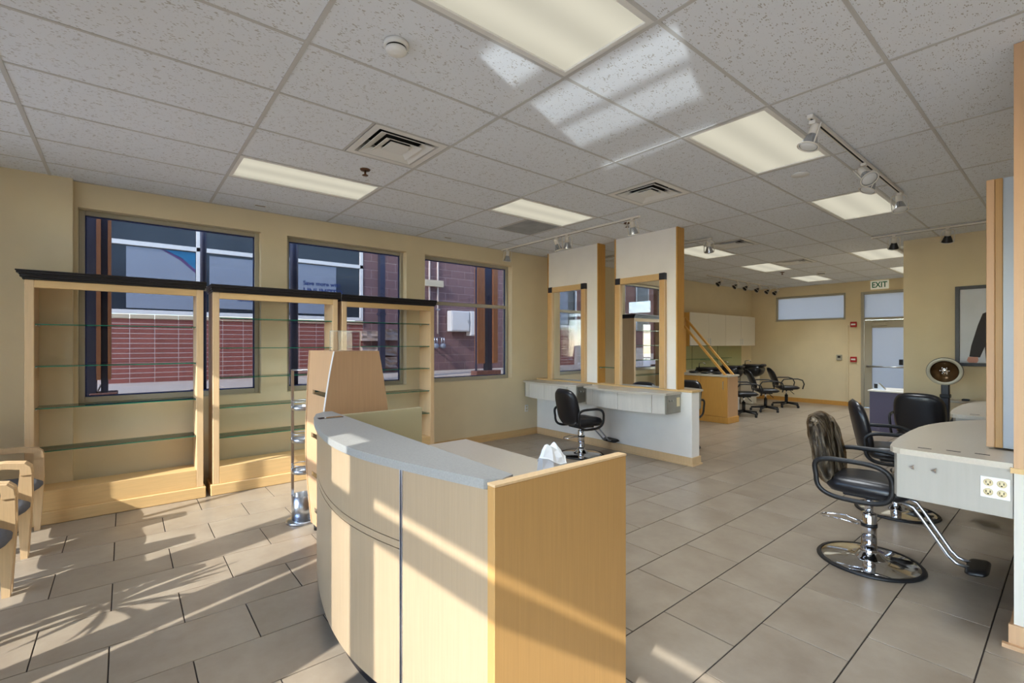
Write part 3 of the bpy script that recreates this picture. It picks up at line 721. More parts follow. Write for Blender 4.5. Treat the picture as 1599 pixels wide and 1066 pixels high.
# white bin liner bag rising from the work surface
bg_ = thing('plastic_bag', 'crumpled white plastic bin liner standing on the desk work surface', 'bag', (1.62, 1.62, 0.787))
m = MB(); segs = 18
rows = [(0.075,0.0),(0.095,0.07),(0.105,0.14),(0.10,0.19),(0.075,0.225),(0.05,0.245)]
vsn = []
for r_, z in rows:
    for k in range(segs):
        a = 2*PI*k/segs; rr = r_*(1+0.13*math.sin(3*a+z*20)+0.09*math.sin(7*a+1.3+z*9)); vsn.append((1.62+0.62*rr*math.cos(a)*1.15, 1.66+0.62*rr*math.sin(a), 0.787+z+0.02*math.sin(2*a+1)*(z/0.2)))
fsn = [(i*segs+k, i*segs+(k+1)%segs, (i+1)*segs+(k+1)%segs, (i+1)*segs+k) for i in range(len(rows)-1) for k in range(segs)] + [tuple(range(segs-1,-1,-1)), tuple(len(vsn)-segs+k for k in range(segs))]
m.add(vsn, fsn).build('liner', M['bag'], bg_)
rim = [vsn[3*segs+k] for k in range(segs)]
MB().tube([(x, y, z+0.002) for x, y, z in rim], 0.004, 6, closed=True).build('rolled_fold', M['bag'], bg_)
# small leaflet on the stone top
lf = tag(MB().bbox(0.93, 1.08, 3.00, 3.05, 1.0755, 1.080, 0.001).build('leaflet_holder', M['acrylic']), 'clear flat acrylic strip lying on the far end of the stone top', 'holder')

# ================================================================ DISPLAY TOWER
tw = thing('display_tower', 'barrel-sided pinkish maple display tower behind the reception desk', 'display', (1.33, 3.72, 0))
def hw(z, top, mid, bot):   # barrel half width
    u = z/1.49
    return bot + (mid-bot)*math.sin(min(u/0.5,1)*PI/2) if u < 0.5 else top + (mid-top)*(1-((u-0.5)/0.5)**1.6)
zs = [0.06+1.43*i/14 for i in range(15)]
xc, yc = 1.33, 3.745
def face_panel(axis, sgn, label=None):
    m = MB(); o_, i_ = [], []
    vs2 = []
    for z in zs:
        hx = hw(z, 0.168, 0.262, 0.22) if sgn < 0 and axis == 'y' else hw(z, 0.150, 0.180, 0.128); hy = 0.335
        if axis == 'y':
            yy = yc + sgn*hy
            vs2 += [(xc-hx, yy, z), (xc+hx, yy, z), (xc+hx, yy-sgn*0.02, z), (xc-hx, yy-sgn*0.02, z)]
        else:
            xx = xc + sgn*(hx-0.004)
            vs2 += [(xx, yc-hy+0.022, z), (xx, yc+hy-0.022, z), (xx-sgn*0.018, yc+hy-0.022, z), (xx-sgn*0.018, yc-hy+0.022, z)]
    fs2 = []
    for i in range(len(zs)-1):
        for k in range(4): fs2.append((i*4+k, i*4+(k+1)%4, (i+1)*4+(k+1)%4, (i+1)*4+k))
    fs2 += [(0,1,2,3), tuple(len(vs2)-4+k for k in range(4))]
    return m.add(vs2, fs2, 0, False)
face_panel('y', -1).build('end_board', M['tower'], tw); face_panel('y', 1).build('end_board', M['tower'], tw)
face_panel('x', -1).build('side_board', M['tower'], tw); face_panel('x', 1).build('side_board', M['tower'], tw)
# pale edge band on the near end board
eb = MB(); vs2 = []
for z in zs:
    hx = hw(z, 0.168, 0.262, 0.22); hy = 0.335
    vs2 += [(xc-hx-0.003, yc-hy-0.001, z), (xc-hx+0.001, yc-hy-0.002, z), (xc-hx+0.001, yc-hy+0.02, z), (xc-hx-0.003, yc-hy+0.02, z)]
eb.add(vs2, [(i*4+k, i*4+(k+1)%4, (i+1)*4+(k+1)%4, (i+1)*4+k) for i in range(len(zs)-1) for k in range(4)]).build('edge_band', M['white'], tw)
MB().box(xc-0.148, xc+0.148, yc-0.313, yc+0.313, 1.47, 1.488).build('top_board', M['tower'], tw)
for k in range(4): MB().lathe([(0.03,0),(0.03,0.06)], xc+(-1)**k*0.09, yc+(-1)**(k//2)*0.3, 0.0, 12).build('castor', M['black_matte'], tw)
for z in (1.16, 0.83, 0.53, 0.24):   # product ledges on the street-facing side
    hx = hw(z, 0.150, 0.180, 0.128)
    xx = xc-hx+0.003
    bkt = MB().bbox(xx-0.04, xx, yc-0.30, yc+0.05, z-0.006, z+0.002, 0.001).box(xx-0.04, xx-0.037, yc-0.30, yc+0.05, z, z+0.03).build('acrylic_ledge', M['acrylic'], tw)
sg = thing('sign_holder', 'clear acrylic sign holder standing on top of the display tower', 'sign holder', (xc, yc-0.1, 1.489))
R = Matrix.Translation((1.33, 3.66, 1.489)) @ Matrix.Rotation(math.radians(-28), 4, 'Z')
MB().box(-0.11, 0.11, -0.003, 0.003, 0.0, 0.155).xf(R).build('front_sheet', M['acrylic'], sg)
MB().box(-0.11, 0.11, -0.05, 0.003, 0.0, 0.004).xf(R).build('foot', M['acrylic'], sg)
MB().box(-0.113, 0.113, -0.005, 0.005, 0.153, 0.158).box(-0.114, -0.110, -0.005, 0.005, 0, 0.155).box(0.110, 0.114, -0.005, 0.005, 0, 0.155).xf(R).build('polished_edge', M['alu'], sg)
# metal spinner stand
ms = thing('metal_stand', 'silver metal cup stand with round trays beside the display tower', 'stand', (1.19, 4.33, 0))
sx_, sy_ = 1.20, 4.33
MB().lathe([(0,0.0),(0.135,0.0),(0.135,0.012),(0.12,0.022),(0,0.022)], sx_, sy_, 0, 32).build('foot_disc', M['steel'], ms)
MB().lathe([(0.088,0.022),(0.088,0.23),(0.083,0.23),(0.083,0.05)], sx_, sy_, 0, 32).build('base_cup', M['steel'], ms)
dv = Vector((UX, -UY)).normalized()
for s in (-1, 1):
    px_, py_ = sx_+s*dv.x*0.088, sy_+s*dv.y*0.088
    MB().box(px_-0.011, px_+0.011, py_-0.006, py_+0.006, 0.10, 1.32).build('upright', M['steel'], ms)
MB().tube([(sx_-dv.x*0.088, sy_-dv.y*0.088, 1.315), (sx_+dv.x*0.088, sy_+dv.y*0.088, 1.315)], 0.008, 8).build('top_bar', M['steel'], ms)
for z in (0.42, 0.69, 0.97):
    tr_ = MB().lathe([(0,z),(0.084,z),(0.086,z+0.035),(0.082,z+0.035),(0.08,z+0.006),(0,z+0.006)], sx_, sy_, 0, 28).build('tray', M['steel'], ms)
    MB().tube([(sx_+0.084*math.cos(2*PI*k/24), sy_+0.084*math.sin(2*PI*k/24), z+0.075) for k in range(24)], 0.0035, 6, closed=True).build('hoop', M['steel'], tr_)

# ================================================================ STYLING WALL (left row)
HX0, HX1, HYE = 5.52, 5.70, 3.12
struct(MB().box(HX0, HX1, HYE, YL, 0, 0.925).build('wall_styling', M['wall_white']), 'low pale dividing wall carrying the mirror pillars')
struct(MB().box(HX0-0.012, HX1+0.012, HYE-0.012, YL, 0.925, 0.95).build('trim_2', M['wood_h']), 'maple cap on the low dividing wall')
bt = MB().box(HX0-0.016, HX0, HYE-0.016, YL, 0, 0.105).box(HX0-0.032, HX0-0.016, HYE-0.032, YL, 0, 0.02)
bt.box(HX0, HX1+0.016, HYE-0.016, HYE, 0, 0.105).box(HX0-0.016, HX1+0.03, HYE-0.032, HYE-0.016, 0, 0.02).box(HX1, HX1+0.016, HYE, YL, 0, 0.105)
struct(bt.build('baseboard_styling', M['wood']), 'maple baseboard round the low dividing wall')
for (a, b, l) in ((3.33, 4.34, 'tall pale mirror pillar with honey wood edges, right of the pair'), (4.65, 5.75, 'tall pale mirror pillar with honey wood edges, left of the pair')):
    t = thing('mirror_pillar', l, 'pillar', (5.61, (a+b)/2, 0.95), 'mirror pillars on the styling wall')
    MB().box(HX0+0.02, HX1-0.01, a+0.018, b-0.018, 0.951, H-0.002).build('core_panel', M['wall_white'], t)
    MB().box(HX0+0.012, HX1, a, a+0.018, 0.951, H-0.002).build('edge_board', M['wood_dk'], t)
    MB().box(HX0+0.012, HX1, b-0.018, b, 0.951, H-0.002).build('edge_board', M['wood_dk'], t)
def wall_mirror(y0, y1, z0, z1, X, label):
    t = thing('wall_mirror', label, 'mirror', (X, (y0+y1)/2, z0), 'framed mirrors on the pillars')
    fw_ = 0.085; d = 0.05
    for a, b in ((y0, y0+fw_), (y1-fw_, y1)):
        m = MB().bbox(X-d, X, a, b, z0, z1-fw_, 0.003)
        sI = m.build('stile', M['wood'], t)
        g = MB()
        for q in (0.25, 0.5, 0.75): g.box(X-d-0.002, X-d+0.001, a+fw_*q-0.004, a+fw_*q+0.004, z0, z1-fw_)
        g.build('flute', M['wood_dk'], sI)
    MB().bbox(X-d, X, y0+fw_, y1-fw_, z1-fw_, z1, 0.003).build('head_rail', M['wood_h'], t)
    for a in (y0, y1-fw_): MB().bbox(X-d-0.006, X, a, a+fw_, z1-fw_, z1+0.004, 0.003).build('corner_block', M['blackframe'], t)
    MB().box(X-0.02, X-0.004, y0+fw_, y1-fw_, z0, z1-fw_).build('mirror_glass', M['mirror'], t)
wall_mirror(3.485, 4.295, 0.955, 2.48, HX0+0.018, 'tall maple-framed mirror with black corners on the right pillar')
wall_mirror(4.875, 5.69, 0.955, 2.48, HX0+0.018, 'tall maple-framed mirror with black corners on the left pillar')
# glass shelf in the slot between the pillars
t = thing('slot_shelf', 'small green-edged glass shelf in the gap between the mirror pillars', 'shelf', (5.61, 4.495, 1.17))
m = MB().box(HX0+0.03, HX1-0.01, 4.342, 4.648, 1.185, 1.193); m.mi = [0,0,1,1,1,1]; m.build('glass', [M['clear'], M['edge']], t)
MB().box(HX0+0.06, HX0+0.075, 4.342, 4.352, 1.172, 1.185).box(HX0+0.06, HX0+0.075, 4.638, 4.648, 1.172, 1.185).build('pin', M['steel'], t)
def bow_counter(y0, y1, xw, sgn, label, metal_end=True):
    # counter fixed to a wall at x = xw, bowed towards sgn*x
    t = thing('styling_counter', label, 'counter', (xw, (y0+y1)/2, 0.66), 'wall-hung styling counters')
    n = 16; dep0, dep1 = 0.33, 0.44
    def dp(q): return dep0 + (dep1-dep0)*math.sin(PI*q)**0.9
    def curve(o_, e=0): return [(xw + sgn*(dp(i/n)+o_), y0-e + (y1-y0+2*e)*i/n) for i in range(n+1)]
    z0, z1 = 0.665, 0.90
    body = [(xw+sgn*0.002, y0)] + [(p[0]-sgn*0.02, p[1]) for p in curve(0)] + [(xw+sgn*0.002, y1)]
    MB().prism(body, z0+0.006, z1).build('carcass', M['dark_hole'], t)
    c = curve(0); brk = [0, 2, 8, 14, 16]
    for a, b in zip(brk[:-1], brk[1:]):
        s = shrink(c[a:b+1], 0.003, 0.003) if b-a > 1 else c[a:b+1]
        outer = s; inn = [(p[0]-sgn*0.019, p[1]) for p in s]
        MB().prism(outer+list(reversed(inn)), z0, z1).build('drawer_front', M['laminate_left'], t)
    MB().bbox(min(xw+sgn*0.002, xw+sgn*dep0), max(xw+sgn*0.002, xw+sgn*dep0), y0-0.018, y0, z0, z1, 0.002).build('end_panel', M['steel_lam'] if metal_end else M['laminate'], t)
    MB().bbox(min(xw+sgn*0.002, xw+sgn*dep0), max(xw+sgn*0.002, xw+sgn*dep0), y1, y1+0.018, z0, z1, 0.002).build('end_panel', M['steel_lam'], t)
    tp = curve(0.03, 0.03)
    MB().prism([(xw+sgn*0.002, y0-0.03)] + tp + [(xw+sgn*0.002, y1+0.03)], z1, z1+0.028).build('counter_top', M['counter'], t)
    return t
c1 = bow_counter(3.29, 4.58, HX0, -1, 'bow-fronted styling counter under the right pillar mirror')
c2 = bow_counter(4.78, 5.96-0.03, HX0, -1, 'bow-fronted styling counter under the left pillar mirror')
c3 = bow_counter(3.29, 4.58, HX1, 1, 'styling counter on the far side of the dividing wall')
for i, o_ in enumerate((c1, c2)):
    yy = 3.29-0.018 if i == 0 else 4.78-0.018
    e = MB()
    MB().bbox(5.42, 5.49, yy-0.006, yy, 0.745, 0.86, 0.002).build('outlet_plate', M['plaincream'], o_)
    for xx in (5.24, 5.30): MB().lathe([(0.014,0),(0.018,-0.02),(0,-0.024)], xx, yy, 0.83, 3, axis='y', smooth=False).build('tool_hook', M['chrome'], o_)

# ================================================================ SALON CHAIRS
def salon_chair(loc, rz, label, wrap=False, lift=0.0, brown=False):
    t = thing('salon_chair', label, 'chair', (0,0,0), 'black hydraulic salon chairs', world=False)
    MB().lathe([(0,0.0),(0.308,0.0),(0.313,0.008),(0.304,0.018),(0.286,0.018)], seg=48, cap=False).build('rubber_rim', M['black_matte'], t)
    MB().lathe([(0.289,0.014),(0.26,0.022),(0.14,0.034),(0.085,0.045),(0.062,0.075),(0,0.075)], seg=48, cap=False).build('base_plate', M['chrome'], t)
    MB().lathe([(0.046,0.06),(0.046,0.34),(0.042,0.345),(0,0.345)], seg=28).lathe([(0.05,0.075),(0.05,0.095)], seg=28).build('column', M['chrome'], t)
    MB().lathe([(0.026,0.33),(0.026,0.46+lift)], seg=20).build('piston', M['chrome'], t)
    MB().lathe([(0.049,0.25),(0.049,0.275)], seg=28).build('collar', M['black_matte'], t)
    MB().tube([(-0.05,0.035,0.26),(-0.16,0.05,0.275),(-0.26,0.055,0.262),(-0.30,0.02,0.255),(-0.27,-0.045,0.262),(-0.16,-0.045,0.27),(-0.05,-0.035,0.26)], 0.006, 8).build('pump_lever', M['chrome'], t)
    zs_ = 0.505 + lift
    MB().bbox(-0.13, 0.13, -0.12, 0.12, zs_-0.065, zs_-0.045, 0.006).build('seat_bracket', M['black_matte'], t)
    MB().cushion(0.50, 0.47, 0.12, 4.5, lambda a, b, c: (a+0.01, b, c+zs_+0.01+0.01*math.cos(a*5)), rings=8, pw=6).build('seat', M['black'], t)
    def bf(a, b, c):   # a width, b height, c thickness
        y = a; z = b; x = -c
        x0 = -0.232 - 0.20*(z+0.21) + 0.62*(abs(y)**2.0)*1.15
        return (x0 + x, y, z + zs_ + 0.23)
    bk = MB().cushion(0.47, 0.50, 0.105, 3.4, bf, rings=9, seg=48, pw=5).build('backrest', M['black'], t)
    if wrap:
        def wf_(a, b, c):
            k = 0.003*math.sin(a*60+b*23)+0.003*math.sin(b*47-a*31)
            p = bf(a*1.035, b*1.035+0.004, c*1.22 + (k if abs(c) > 0.01 else 0)); return p
        MB().cushion(0.47, 0.50, 0.105, 3.4, wf_, rings=12, seg=64, pw=5).build('plastic_cover', M['wrap'], t)
    for s in (-1, 1):
        yy = s*0.262; pth = []
        L, Hh = 0.215, 0.135; cxx, czz = -0.04, zs_+0.075
        for k in range(40):
            a = 2*PI*k/40; ca, sa = math.cos(a), math.sin(a); n = 3.0
            px_ = cxx + L*math.copysign(abs(ca)**(2/n), ca); pz_ = czz + Hh*math.copysign(abs(sa)**(2/n), sa)
            pth.append((px_ - (0.05 if sa > 0 and ca < 0 else 0)*min(1, abs(sa)), yy + s*0.012*sa, pz_))
        MB().tube(pth, 0.017, 10, closed=True, rz=0.013).build('armrest', M['black_matte'], t)
    fr = [[(0.17, s*0.07, zs_-0.045), (0.25, s*0.07, zs_-0.07), (0.285, s*0.068, zs_-0.12), (0.42, s*0.06, 0.20), (0.455, s*0.055, 0.165), (0.52, s*0.05, 0.15)] for s in (-1, 1)]
    for pth in fr: MB().tube(pth, 0.011, 10).build('footrest_bar', M['steel'], t)
    MB().cushion(0.11, 0.30, 0.035, 5, lambda a, b, c: (a+0.55, b, c+0.15+a*0.15), rings=5, seg=32, pw=8).build('foot_pad', M['black_matte'], t)
    t.location = loc; t.rotation_euler = (0,0,rz)
    return t
salon_chair((4.90, 4.42, 0), math.radians(-8), 'black salon chair at the left pillar mirrors, seen from behind', lift=-0.05)
salon_chair((4.08, 0.955, 0), math.radians(-88), 'black salon chair with plastic-wrapped back, nearest on the right', wrap=True, lift=0.03)
salon_chair((5.48, 1.08, 0), math.radians(-70), 'black salon chair, second one along the right-hand counters', lift=0.03)
salon_chair((7.25, 1.17, 0), math.radians(0), 'black salon chair with its back to us below the hood dryer')
salon_chair((6.45, 3.86, 0), math.radians(180), 'black salon chair mostly hidden behind the dividing wall end')

# ================================================================ RIGHT HAND STATIONS
RX0, RY0, RY1 = 3.50, 0.055, 0.215
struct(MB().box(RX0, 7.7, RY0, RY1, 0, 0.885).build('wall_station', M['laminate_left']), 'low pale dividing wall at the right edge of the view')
struct(MB().box(RX0-0.012, 7.7, RY0-0.012, RY1+0.012, 0.885, 0.912).build('trim_3', M['wood_h']), 'maple cap on the low right-hand wall')
struct(MB().box(RX0-0.018, RX0, RY0-0.018, RY1+0.018, 0, 0.115).box(RX0-0.045, RX0-0.018, RY0-0.03, RY1+0.04, 0, 0.02).box(RX0, 7.7, RY1, RY1+0.016, 0, 0.105).build('baseboard_station', M['tower']), 'maple baseboard round the right-hand wall end')
for i, (a, b, l) in enumerate(((3.49, 5.05, 'maple-edged tall pillar at the right edge of the picture'), (5.6, 7.1, 'maple-edged tall pillar hidden behind the nearest one'))):
    t = thing('mirror_pillar', l, 'pillar', (a+0.5, (RY0+RY1)/2, 0.912), 'mirror pillars on the right-hand wall')
    MB().box(a+0.018, b-0.018, RY0+0.01, RY1-0.01, 0.913, H-0.002).build('core_panel', M['wall_white'], t)
    MB().box(a, a+0.018, RY0, RY1, 0.913, H-0.002).build('edge_board', M['tower'], t)
    MB().box(b-0.018, b, RY0, RY1, 0.913, H-0.002).build('edge_board', M['wood'], t)
    xo = a-3.49
    t = thing('side_mirror', 'framed mirror with frosted glass side next to the right edge pillar' if i == 0 else 'framed mirror further along the right-hand wall, hidden', 'mirror', (3.9+xo, RY1, 0.935), 'mirrors on the right-hand wall')
    z0, z1 = 0.944, 2.50
    MB().bbox(3.89+xo, 3.935+xo, 0.315, 0.350, z0, z1, 0.003).build('stile', M['tower'], t)
    MB().bbox(3.893+xo, 3.93+xo, 0.283, 0.315, z0, z1, 0.003).build('inner_stile', M['desk_end'], t)
    MB().box(3.905+xo, 3.911+xo, RY1+0.002, 0.283, z0, z1).build('frosted_side', M['frost_blue'], t)
    MB().bbox(4.72+xo, 4.765+xo, RY1+0.002, 0.350, z0, z1, 0.003).build('stile', M['wood'], t)
    MB().bbox(3.935+xo, 4.72+xo, RY1+0.002, 0.350, z1-0.045, z1, 0.003).build('head_rail', M['wood_h'], t)
    MB().box(3.935+xo, 4.72+xo, 0.325, 0.335, z0, z1-0.045).build('mirror_glass', M['mirror'], t)
def right_counter(x0, label, first):
    t = thing('styling_counter', label, 'counter', (x0+0.8, RY1, 0.62), 'wall-hung counters on the right-hand side')
    out = [(0.0,RY1),(0.0,0.655),(0.02,0.69),(0.06,0.712),(0.2,0.728),(0.45,0.742),(0.75,0.745),(1.0,0.738),(1.2,0.715),(1.4,0.67),(1.6,0.60),(1.78,0.505),(1.92,0.38),(1.98,0.27),(1.985,RY1)]
    top = [(x0-0.012+p[0]*1.005, p[1]+(0.018 if p[1] > RY1+0.01 else 0.002)) for p in out]
    body = [(x0+p[0], p[1]+(0.003 if p[1] <= RY1 else 0)) for p in out]
    z0, z1 = 0.645, 0.90
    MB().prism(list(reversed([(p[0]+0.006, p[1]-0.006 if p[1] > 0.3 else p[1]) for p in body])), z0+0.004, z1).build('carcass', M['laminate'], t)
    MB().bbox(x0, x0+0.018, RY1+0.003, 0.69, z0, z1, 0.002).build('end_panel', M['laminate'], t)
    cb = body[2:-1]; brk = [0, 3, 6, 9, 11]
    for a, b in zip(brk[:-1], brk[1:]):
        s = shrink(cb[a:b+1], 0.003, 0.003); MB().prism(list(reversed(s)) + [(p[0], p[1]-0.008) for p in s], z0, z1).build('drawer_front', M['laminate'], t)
    tp = MB().prism(list(reversed(top)), z1, z1+0.032).build('counter_top', M['counter'], t)
    for k, (xx, yy) in enumerate(((0.10, 0.58), (0.13, 0.46), (0.15, 0.345))):
        MB().box(x0+xx-0.006, x0+xx+0.006, yy-0.03, yy+0.03, z1+0.0318, z1+0.0335).build('tool_slot', M['dark_hole'], tp)
    if first:
        X = x0-0.0005
        for yy in (0.615, 0.52):
            MB().lathe([(0.013,-0.002),(0.020,-0.018),(0.016,-0.026),(0,-0.022)], X, yy, 0.835, 3, axis='x', smooth=False).xf(Matrix.Identity(4)).build('tool_hook', M['chrome'], t)
        y0, y1, zz0, zz1 = 0.228, 0.338, 0.735, 0.845
        pl = MB().bbox(X-0.007, X, y0, y1, zz0, zz1, 0.002).build('outlet_plate', M['white'], t)
        for yy in (0.258, 0.308):
            for zz in (0.815, 0.766):
                MB().lathe([(0.0,-0.0115),(0.018,-0.0115),(0.019,-0.007)], X, yy, zz, 20, axis='x').build('receptacle', M['plaincream'], pl)
                MB().box(X-0.0125, X-0.0115, yy-0.009, yy-0.006, zz-0.003, zz+0.009).box(X-0.0125, X-0.0115, yy+0.006, yy+0.009, zz-0.003, zz+0.009).box(X-0.0125, X-0.0115, yy-0.003, yy+0.003, zz-0.012, zz-0.006).build('slot', M['dark_hole'], pl)
right_counter(3.515, 'pale laminate station counter with outlet plate, nearest on the right', True)
right_counter(5.57, 'pale laminate station counter, second behind the nearest on the right', False)

# dryer ledge, hood dryer, framed picture
lg = thing('dryer_ledge', 'pale low ledge wall below the framed picture', 'ledge', (8.75, 0.5, 0))
MB().bbox(8.68, 8.915, -0.4, 1.50, 0, 0.745, 0.004).build('body', M['wall'], lg); MB().bbox(8.66, 8.915, -0.42, 1.52, 0.745, 0.775, 0.004).build('ledge_top', M['counter'], lg)
t = thing('remote_control', 'small black object lying on the dryer ledge', 'remote', (8.74, 0.98, 0.776))
MB().bbox(8.71, 8.77, 0.94, 1.02, 0.776, 0.80, 0.006).build('case', M['black_matte'], t); MB().box(8.73, 8.75, 0.96, 1.0, 0.80, 0.802).build('button', M['blackframe'], t)
hd = thing('hood_dryer', 'hood hair dryer with amber bowl on a black post behind the salon chair', 'hair dryer', (8.45, 1.2, 0))
hx_, hy_, hz_ = 8.05, 1.10, 1.19
R = Matrix.Translation((hx_, hy_, hz_)) @ Matrix.Rotation(math.radians(6), 4, 'Z') @ Matrix.Rotation(math.radians(-8), 4, 'Y') @ Matrix.Scale(0.86, 4)
MB().lathe([(0.185,-0.0),(0.205,0.0),(0.208,0.02),(0.19,0.12),(0.13,0.19),(0.0,0.21)], seg=40, axis='x', cap=False).xf(R).build('hood_shell', M['black_matte'], hd)
MB().lathe([(0.203,-0.004),(0.185,-0.012),(0.160,0.0)], seg=40, axis='x', cap=False).xf(R).build('rim', M['alu'], hd)
MB().lathe([(0.165,0.0),(0.15,0.05),(0.10,0.10),(0.0,0.12)], seg=40, axis='x', cap=False).xf(R).build('bowl', M['amber'], hd)
gm = MB().lathe([(0.045,0.085),(0.04,0.07),(0.0,0.068)], seg=20, axis='x')
for k in range(6): gm.lathe([(0.012,0.07),(0.01,0.055),(0,0.054)], 0, 0.05*math.cos(k*PI/3), 0.05*math.sin(k*PI/3), 10, axis='x')
gm.xf(R).build('air_grille', M['chrome'], hd)
MB().bbox(hx_+0.04, hx_+0.12, hy_-0.04, hy_+0.04, 0.10, hz_-0.16, 0.01).build('post', M['blackframe'], hd)
MB().bbox(hx_+0.03, hx_+0.13, hy_-0.05, hy_+0.05, 0.85, 0.90, 0.008).build('post_collar', M['black_matte'], hd)
MB().lathe([(0,0),(0.25,0),(0.25,0.03),(0.05,0.06),(0.05,0.1),(0,0.1)], hx_+0.08, hy_, 0, 28).build('base', M['black_matte'], hd)
X = XP-0.001
pc = thing('framed_picture', 'black-framed fashion photograph hanging on the partition wall', 'picture', (X, 0.8, 1.24))
y1_, y0_, z0_, z1_ = 1.105, 0.30, 1.238, 2.335
f = MB(); fw_ = 0.045
f.bbox(X-0.035, X, y0_, y0_+fw_, z0_, z1_, 0.003).bbox(X-0.035, X, y1_-fw_, y1_, z0_, z1_, 0.003).bbox(X-0.035, X, y0_+fw_, y1_-fw_, z0_, z0_+fw_, 0.003).bbox(X-0.035, X, y0_+fw_, y1_-fw_, z1_-fw_, z1_, 0.003)
f.build('frame', M['blackframe'], pc)
MB().box(X-0.012, X-0.004, y0_+fw_, y1_-fw_, z0_+fw_, z1_-fw_).build('print', M['printgrey'], pc)
def flat(pts, x): return MB().prism_axis(pts, x, x+0.001, 'x')
flat([(0.835,1.95),(0.80,1.97),(0.36,1.97),(0.36,1.285),(0.80,1.285),(0.815,1.50),(0.86,1.36),(0.965,1.37),(0.945,1.52),(0.88,1.80)], X-0.0135).build('printed_jacket', M['suit'], pc)
flat([(0.88,1.365),(0.975,1.365),(0.99,1.315),(0.965,1.285),(0.89,1.285),(0.875,1.32)], X-0.0136).build('printed_hand', M['skin'], pc)

# ================================================================ BACK AREA
# exit sign
ex = thing('exit_sign', 'cream exit sign with green letters above the rear door', 'sign', (XB-0.02, 3.03, 2.86))
MB().bbox(XB-0.045, XB-0.001, 2.86, 3.205, 2.845, 3.045, 0.004).build('housing', M['exit_face'], ex)
def text_mesh(name, s, size, m, parent, loc, rot, align='CENTER', extrude=0.001, sx=1.0):
    cu_ = bpy.data.curves.new(name, 'FONT'); cu_.body = s; cu_.size = size; cu_.extrude = extrude; cu_.align_x = align; cu_.offset = size*0.022
    o = bpy.data.objects.new(name+'_tmp', cu_); C.objects.link(o)
    bpy.context.view_layer.update(); dg = bpy.context.evaluated_depsgraph_get()
    me = bpy.data.meshes.new_from_object(o.evaluated_get(dg)); bpy.data.objects.remove(o); bpy.data.curves.remove(cu_)
    me.materials.clear(); me.materials.append(m)
    for v in me.vertices: v.co.x *= sx
    R = Matrix.Translation(loc) @ rot.to_4x4(); me.transform(R)
    q = bpy.data.objects.new(name, me); C.objects.link(q); q.parent = parent
    if parent.get('_w'): q.matrix_parent_inverse = Matrix.Translation(-Vector(parent.location))
    return q
rotBack = Matrix(((0,0,-1),(-1,0,0),(0,1,0)))        # text right = -y, up = z, faces -x
text_mesh('letters', 'EXIT', 0.185, M['exit_green'], ex, (XB-0.0465, 3.032, 2.885), rotBack, sx=0.78)
def alarm(y, z, label):
    t = thing('fire_alarm', label, 'alarm', (XB, y, z), 'red fire alarm devices by the exit')
    MB().bbox(XB-0.04, XB-0.001, y-0.065, y+0.065, z-0.065, z+0.065, 0.006).build('box', M['red'], t)
    MB().bbox(XB-0.048, XB-0.04, y-0.045, y+0.045, z-0.02, z+0.02, 0.003).build('lever', M['white'], t)
alarm(3.55, 2.02, 'red fire alarm strobe high beside the exit door frame'); alarm(3.55, 1.16, 'red fire alarm pull station low beside the exit door')
t = thing('thermostat', 'grey thermostat box on the rear wall left of the conduit', 'thermostat', (XB, 3.85, 1.2))
MB().bbox(XB-0.03, XB-0.001, 3.79, 3.91, 1.13, 1.27, 0.004).build('case', M['alu'], t); MB().box(XB-0.032, XB-0.03, 3.82, 3.88, 1.19, 1.24).build('display', M['dark_hole'], t)
# violet reception pod in front of the exit
vc = thing('violet_counter', 'dull violet laminate counter standing before the exit door', 'counter', (10.4, 2.0, 0))
MB().bbox(10.22, 10.95, 1.68, 2.385, 0.0, 0.70, 0.004).build('body', M['violet'], vc); MB().bbox(10.20, 10.97, 1.675, 2.41, 0.70, 0.725, 0.004).build('worktop', M['white'], vc)
t = thing('desk_phone', 'small dark tape dispenser shaped phone on the violet counter', 'phone', (10.4, 2.28, 0.726))
MB().prism_axis([(2.20,0.726),(2.36,0.726),(2.36,0.80),(2.33,0.84),(2.29,0.84),(2.20,0.745)], 10.36, 10.46, 'x').build('body', M['steel'], t)
MB().bbox(10.35, 10.37, 2.30, 2.35, 0.75, 0.83, 0.004).build('handset', M['black_matte'], t)
t = thing('paper_stack', 'loose white papers on the violet counter', 'papers', (10.5, 1.95, 0.726))
for k in range(3): MB().box(10.35+0.03*k, 10.65+0.03*k, 1.80+0.06*k, 2.02+0.06*k, 0.726+0.003*k, 0.7285+0.003*k).build('sheet', M['white'], t)
# wall cabinets above the wash area
x0c, x1c = 9.98, 13.35
names_ = ['nearest', 'second', 'third', 'furthest']
wdt = (x1c-x0c)/2
for i in range(2):
    a, b = x0c+wdt*i, x0c+wdt*(i+1)
    t = thing('wall_cabinet', 'cream wall cabinet over the wash counter, %s of the two' % ('nearer' if i == 0 else 'further'), 'cabinet', ((a+b)/2, 5.85, 1.49), 'cream wall cabinets')
    MB().box(a+0.002, b-0.002, 5.70, YL-0.001, 1.49, 2.27).build('carcass', M['wood_dk'], t)
    for s in range(2):
        c0, c1_ = a+wdt/2*s+0.003, a+wdt/2*(s+1)-0.003
        dd = MB().bbox(c0, c1_, 5.68, 5.70, 1.492, 2.268, 0.002).build('door', M['cream_cab'], t)
        hx2 = c1_-0.05 if s == 0 else c0+0.05
        MB().tube([(hx2, 5.675, 1.53), (hx2, 5.66, 1.54), (hx2, 5.66, 1.66), (hx2, 5.675, 1.67)], 0.006, 6).build('handle', M['steel'], dd)
wc = thing('wash_counter', 'long pale counter along the wall behind the shampoo bowls', 'counter', (11.7, 5.7, 0))
MB().box(9.4, 13.55, 5.66, YL-0.02, 0.08, 0.90).build('carcass', M['cream_cab'], wc)
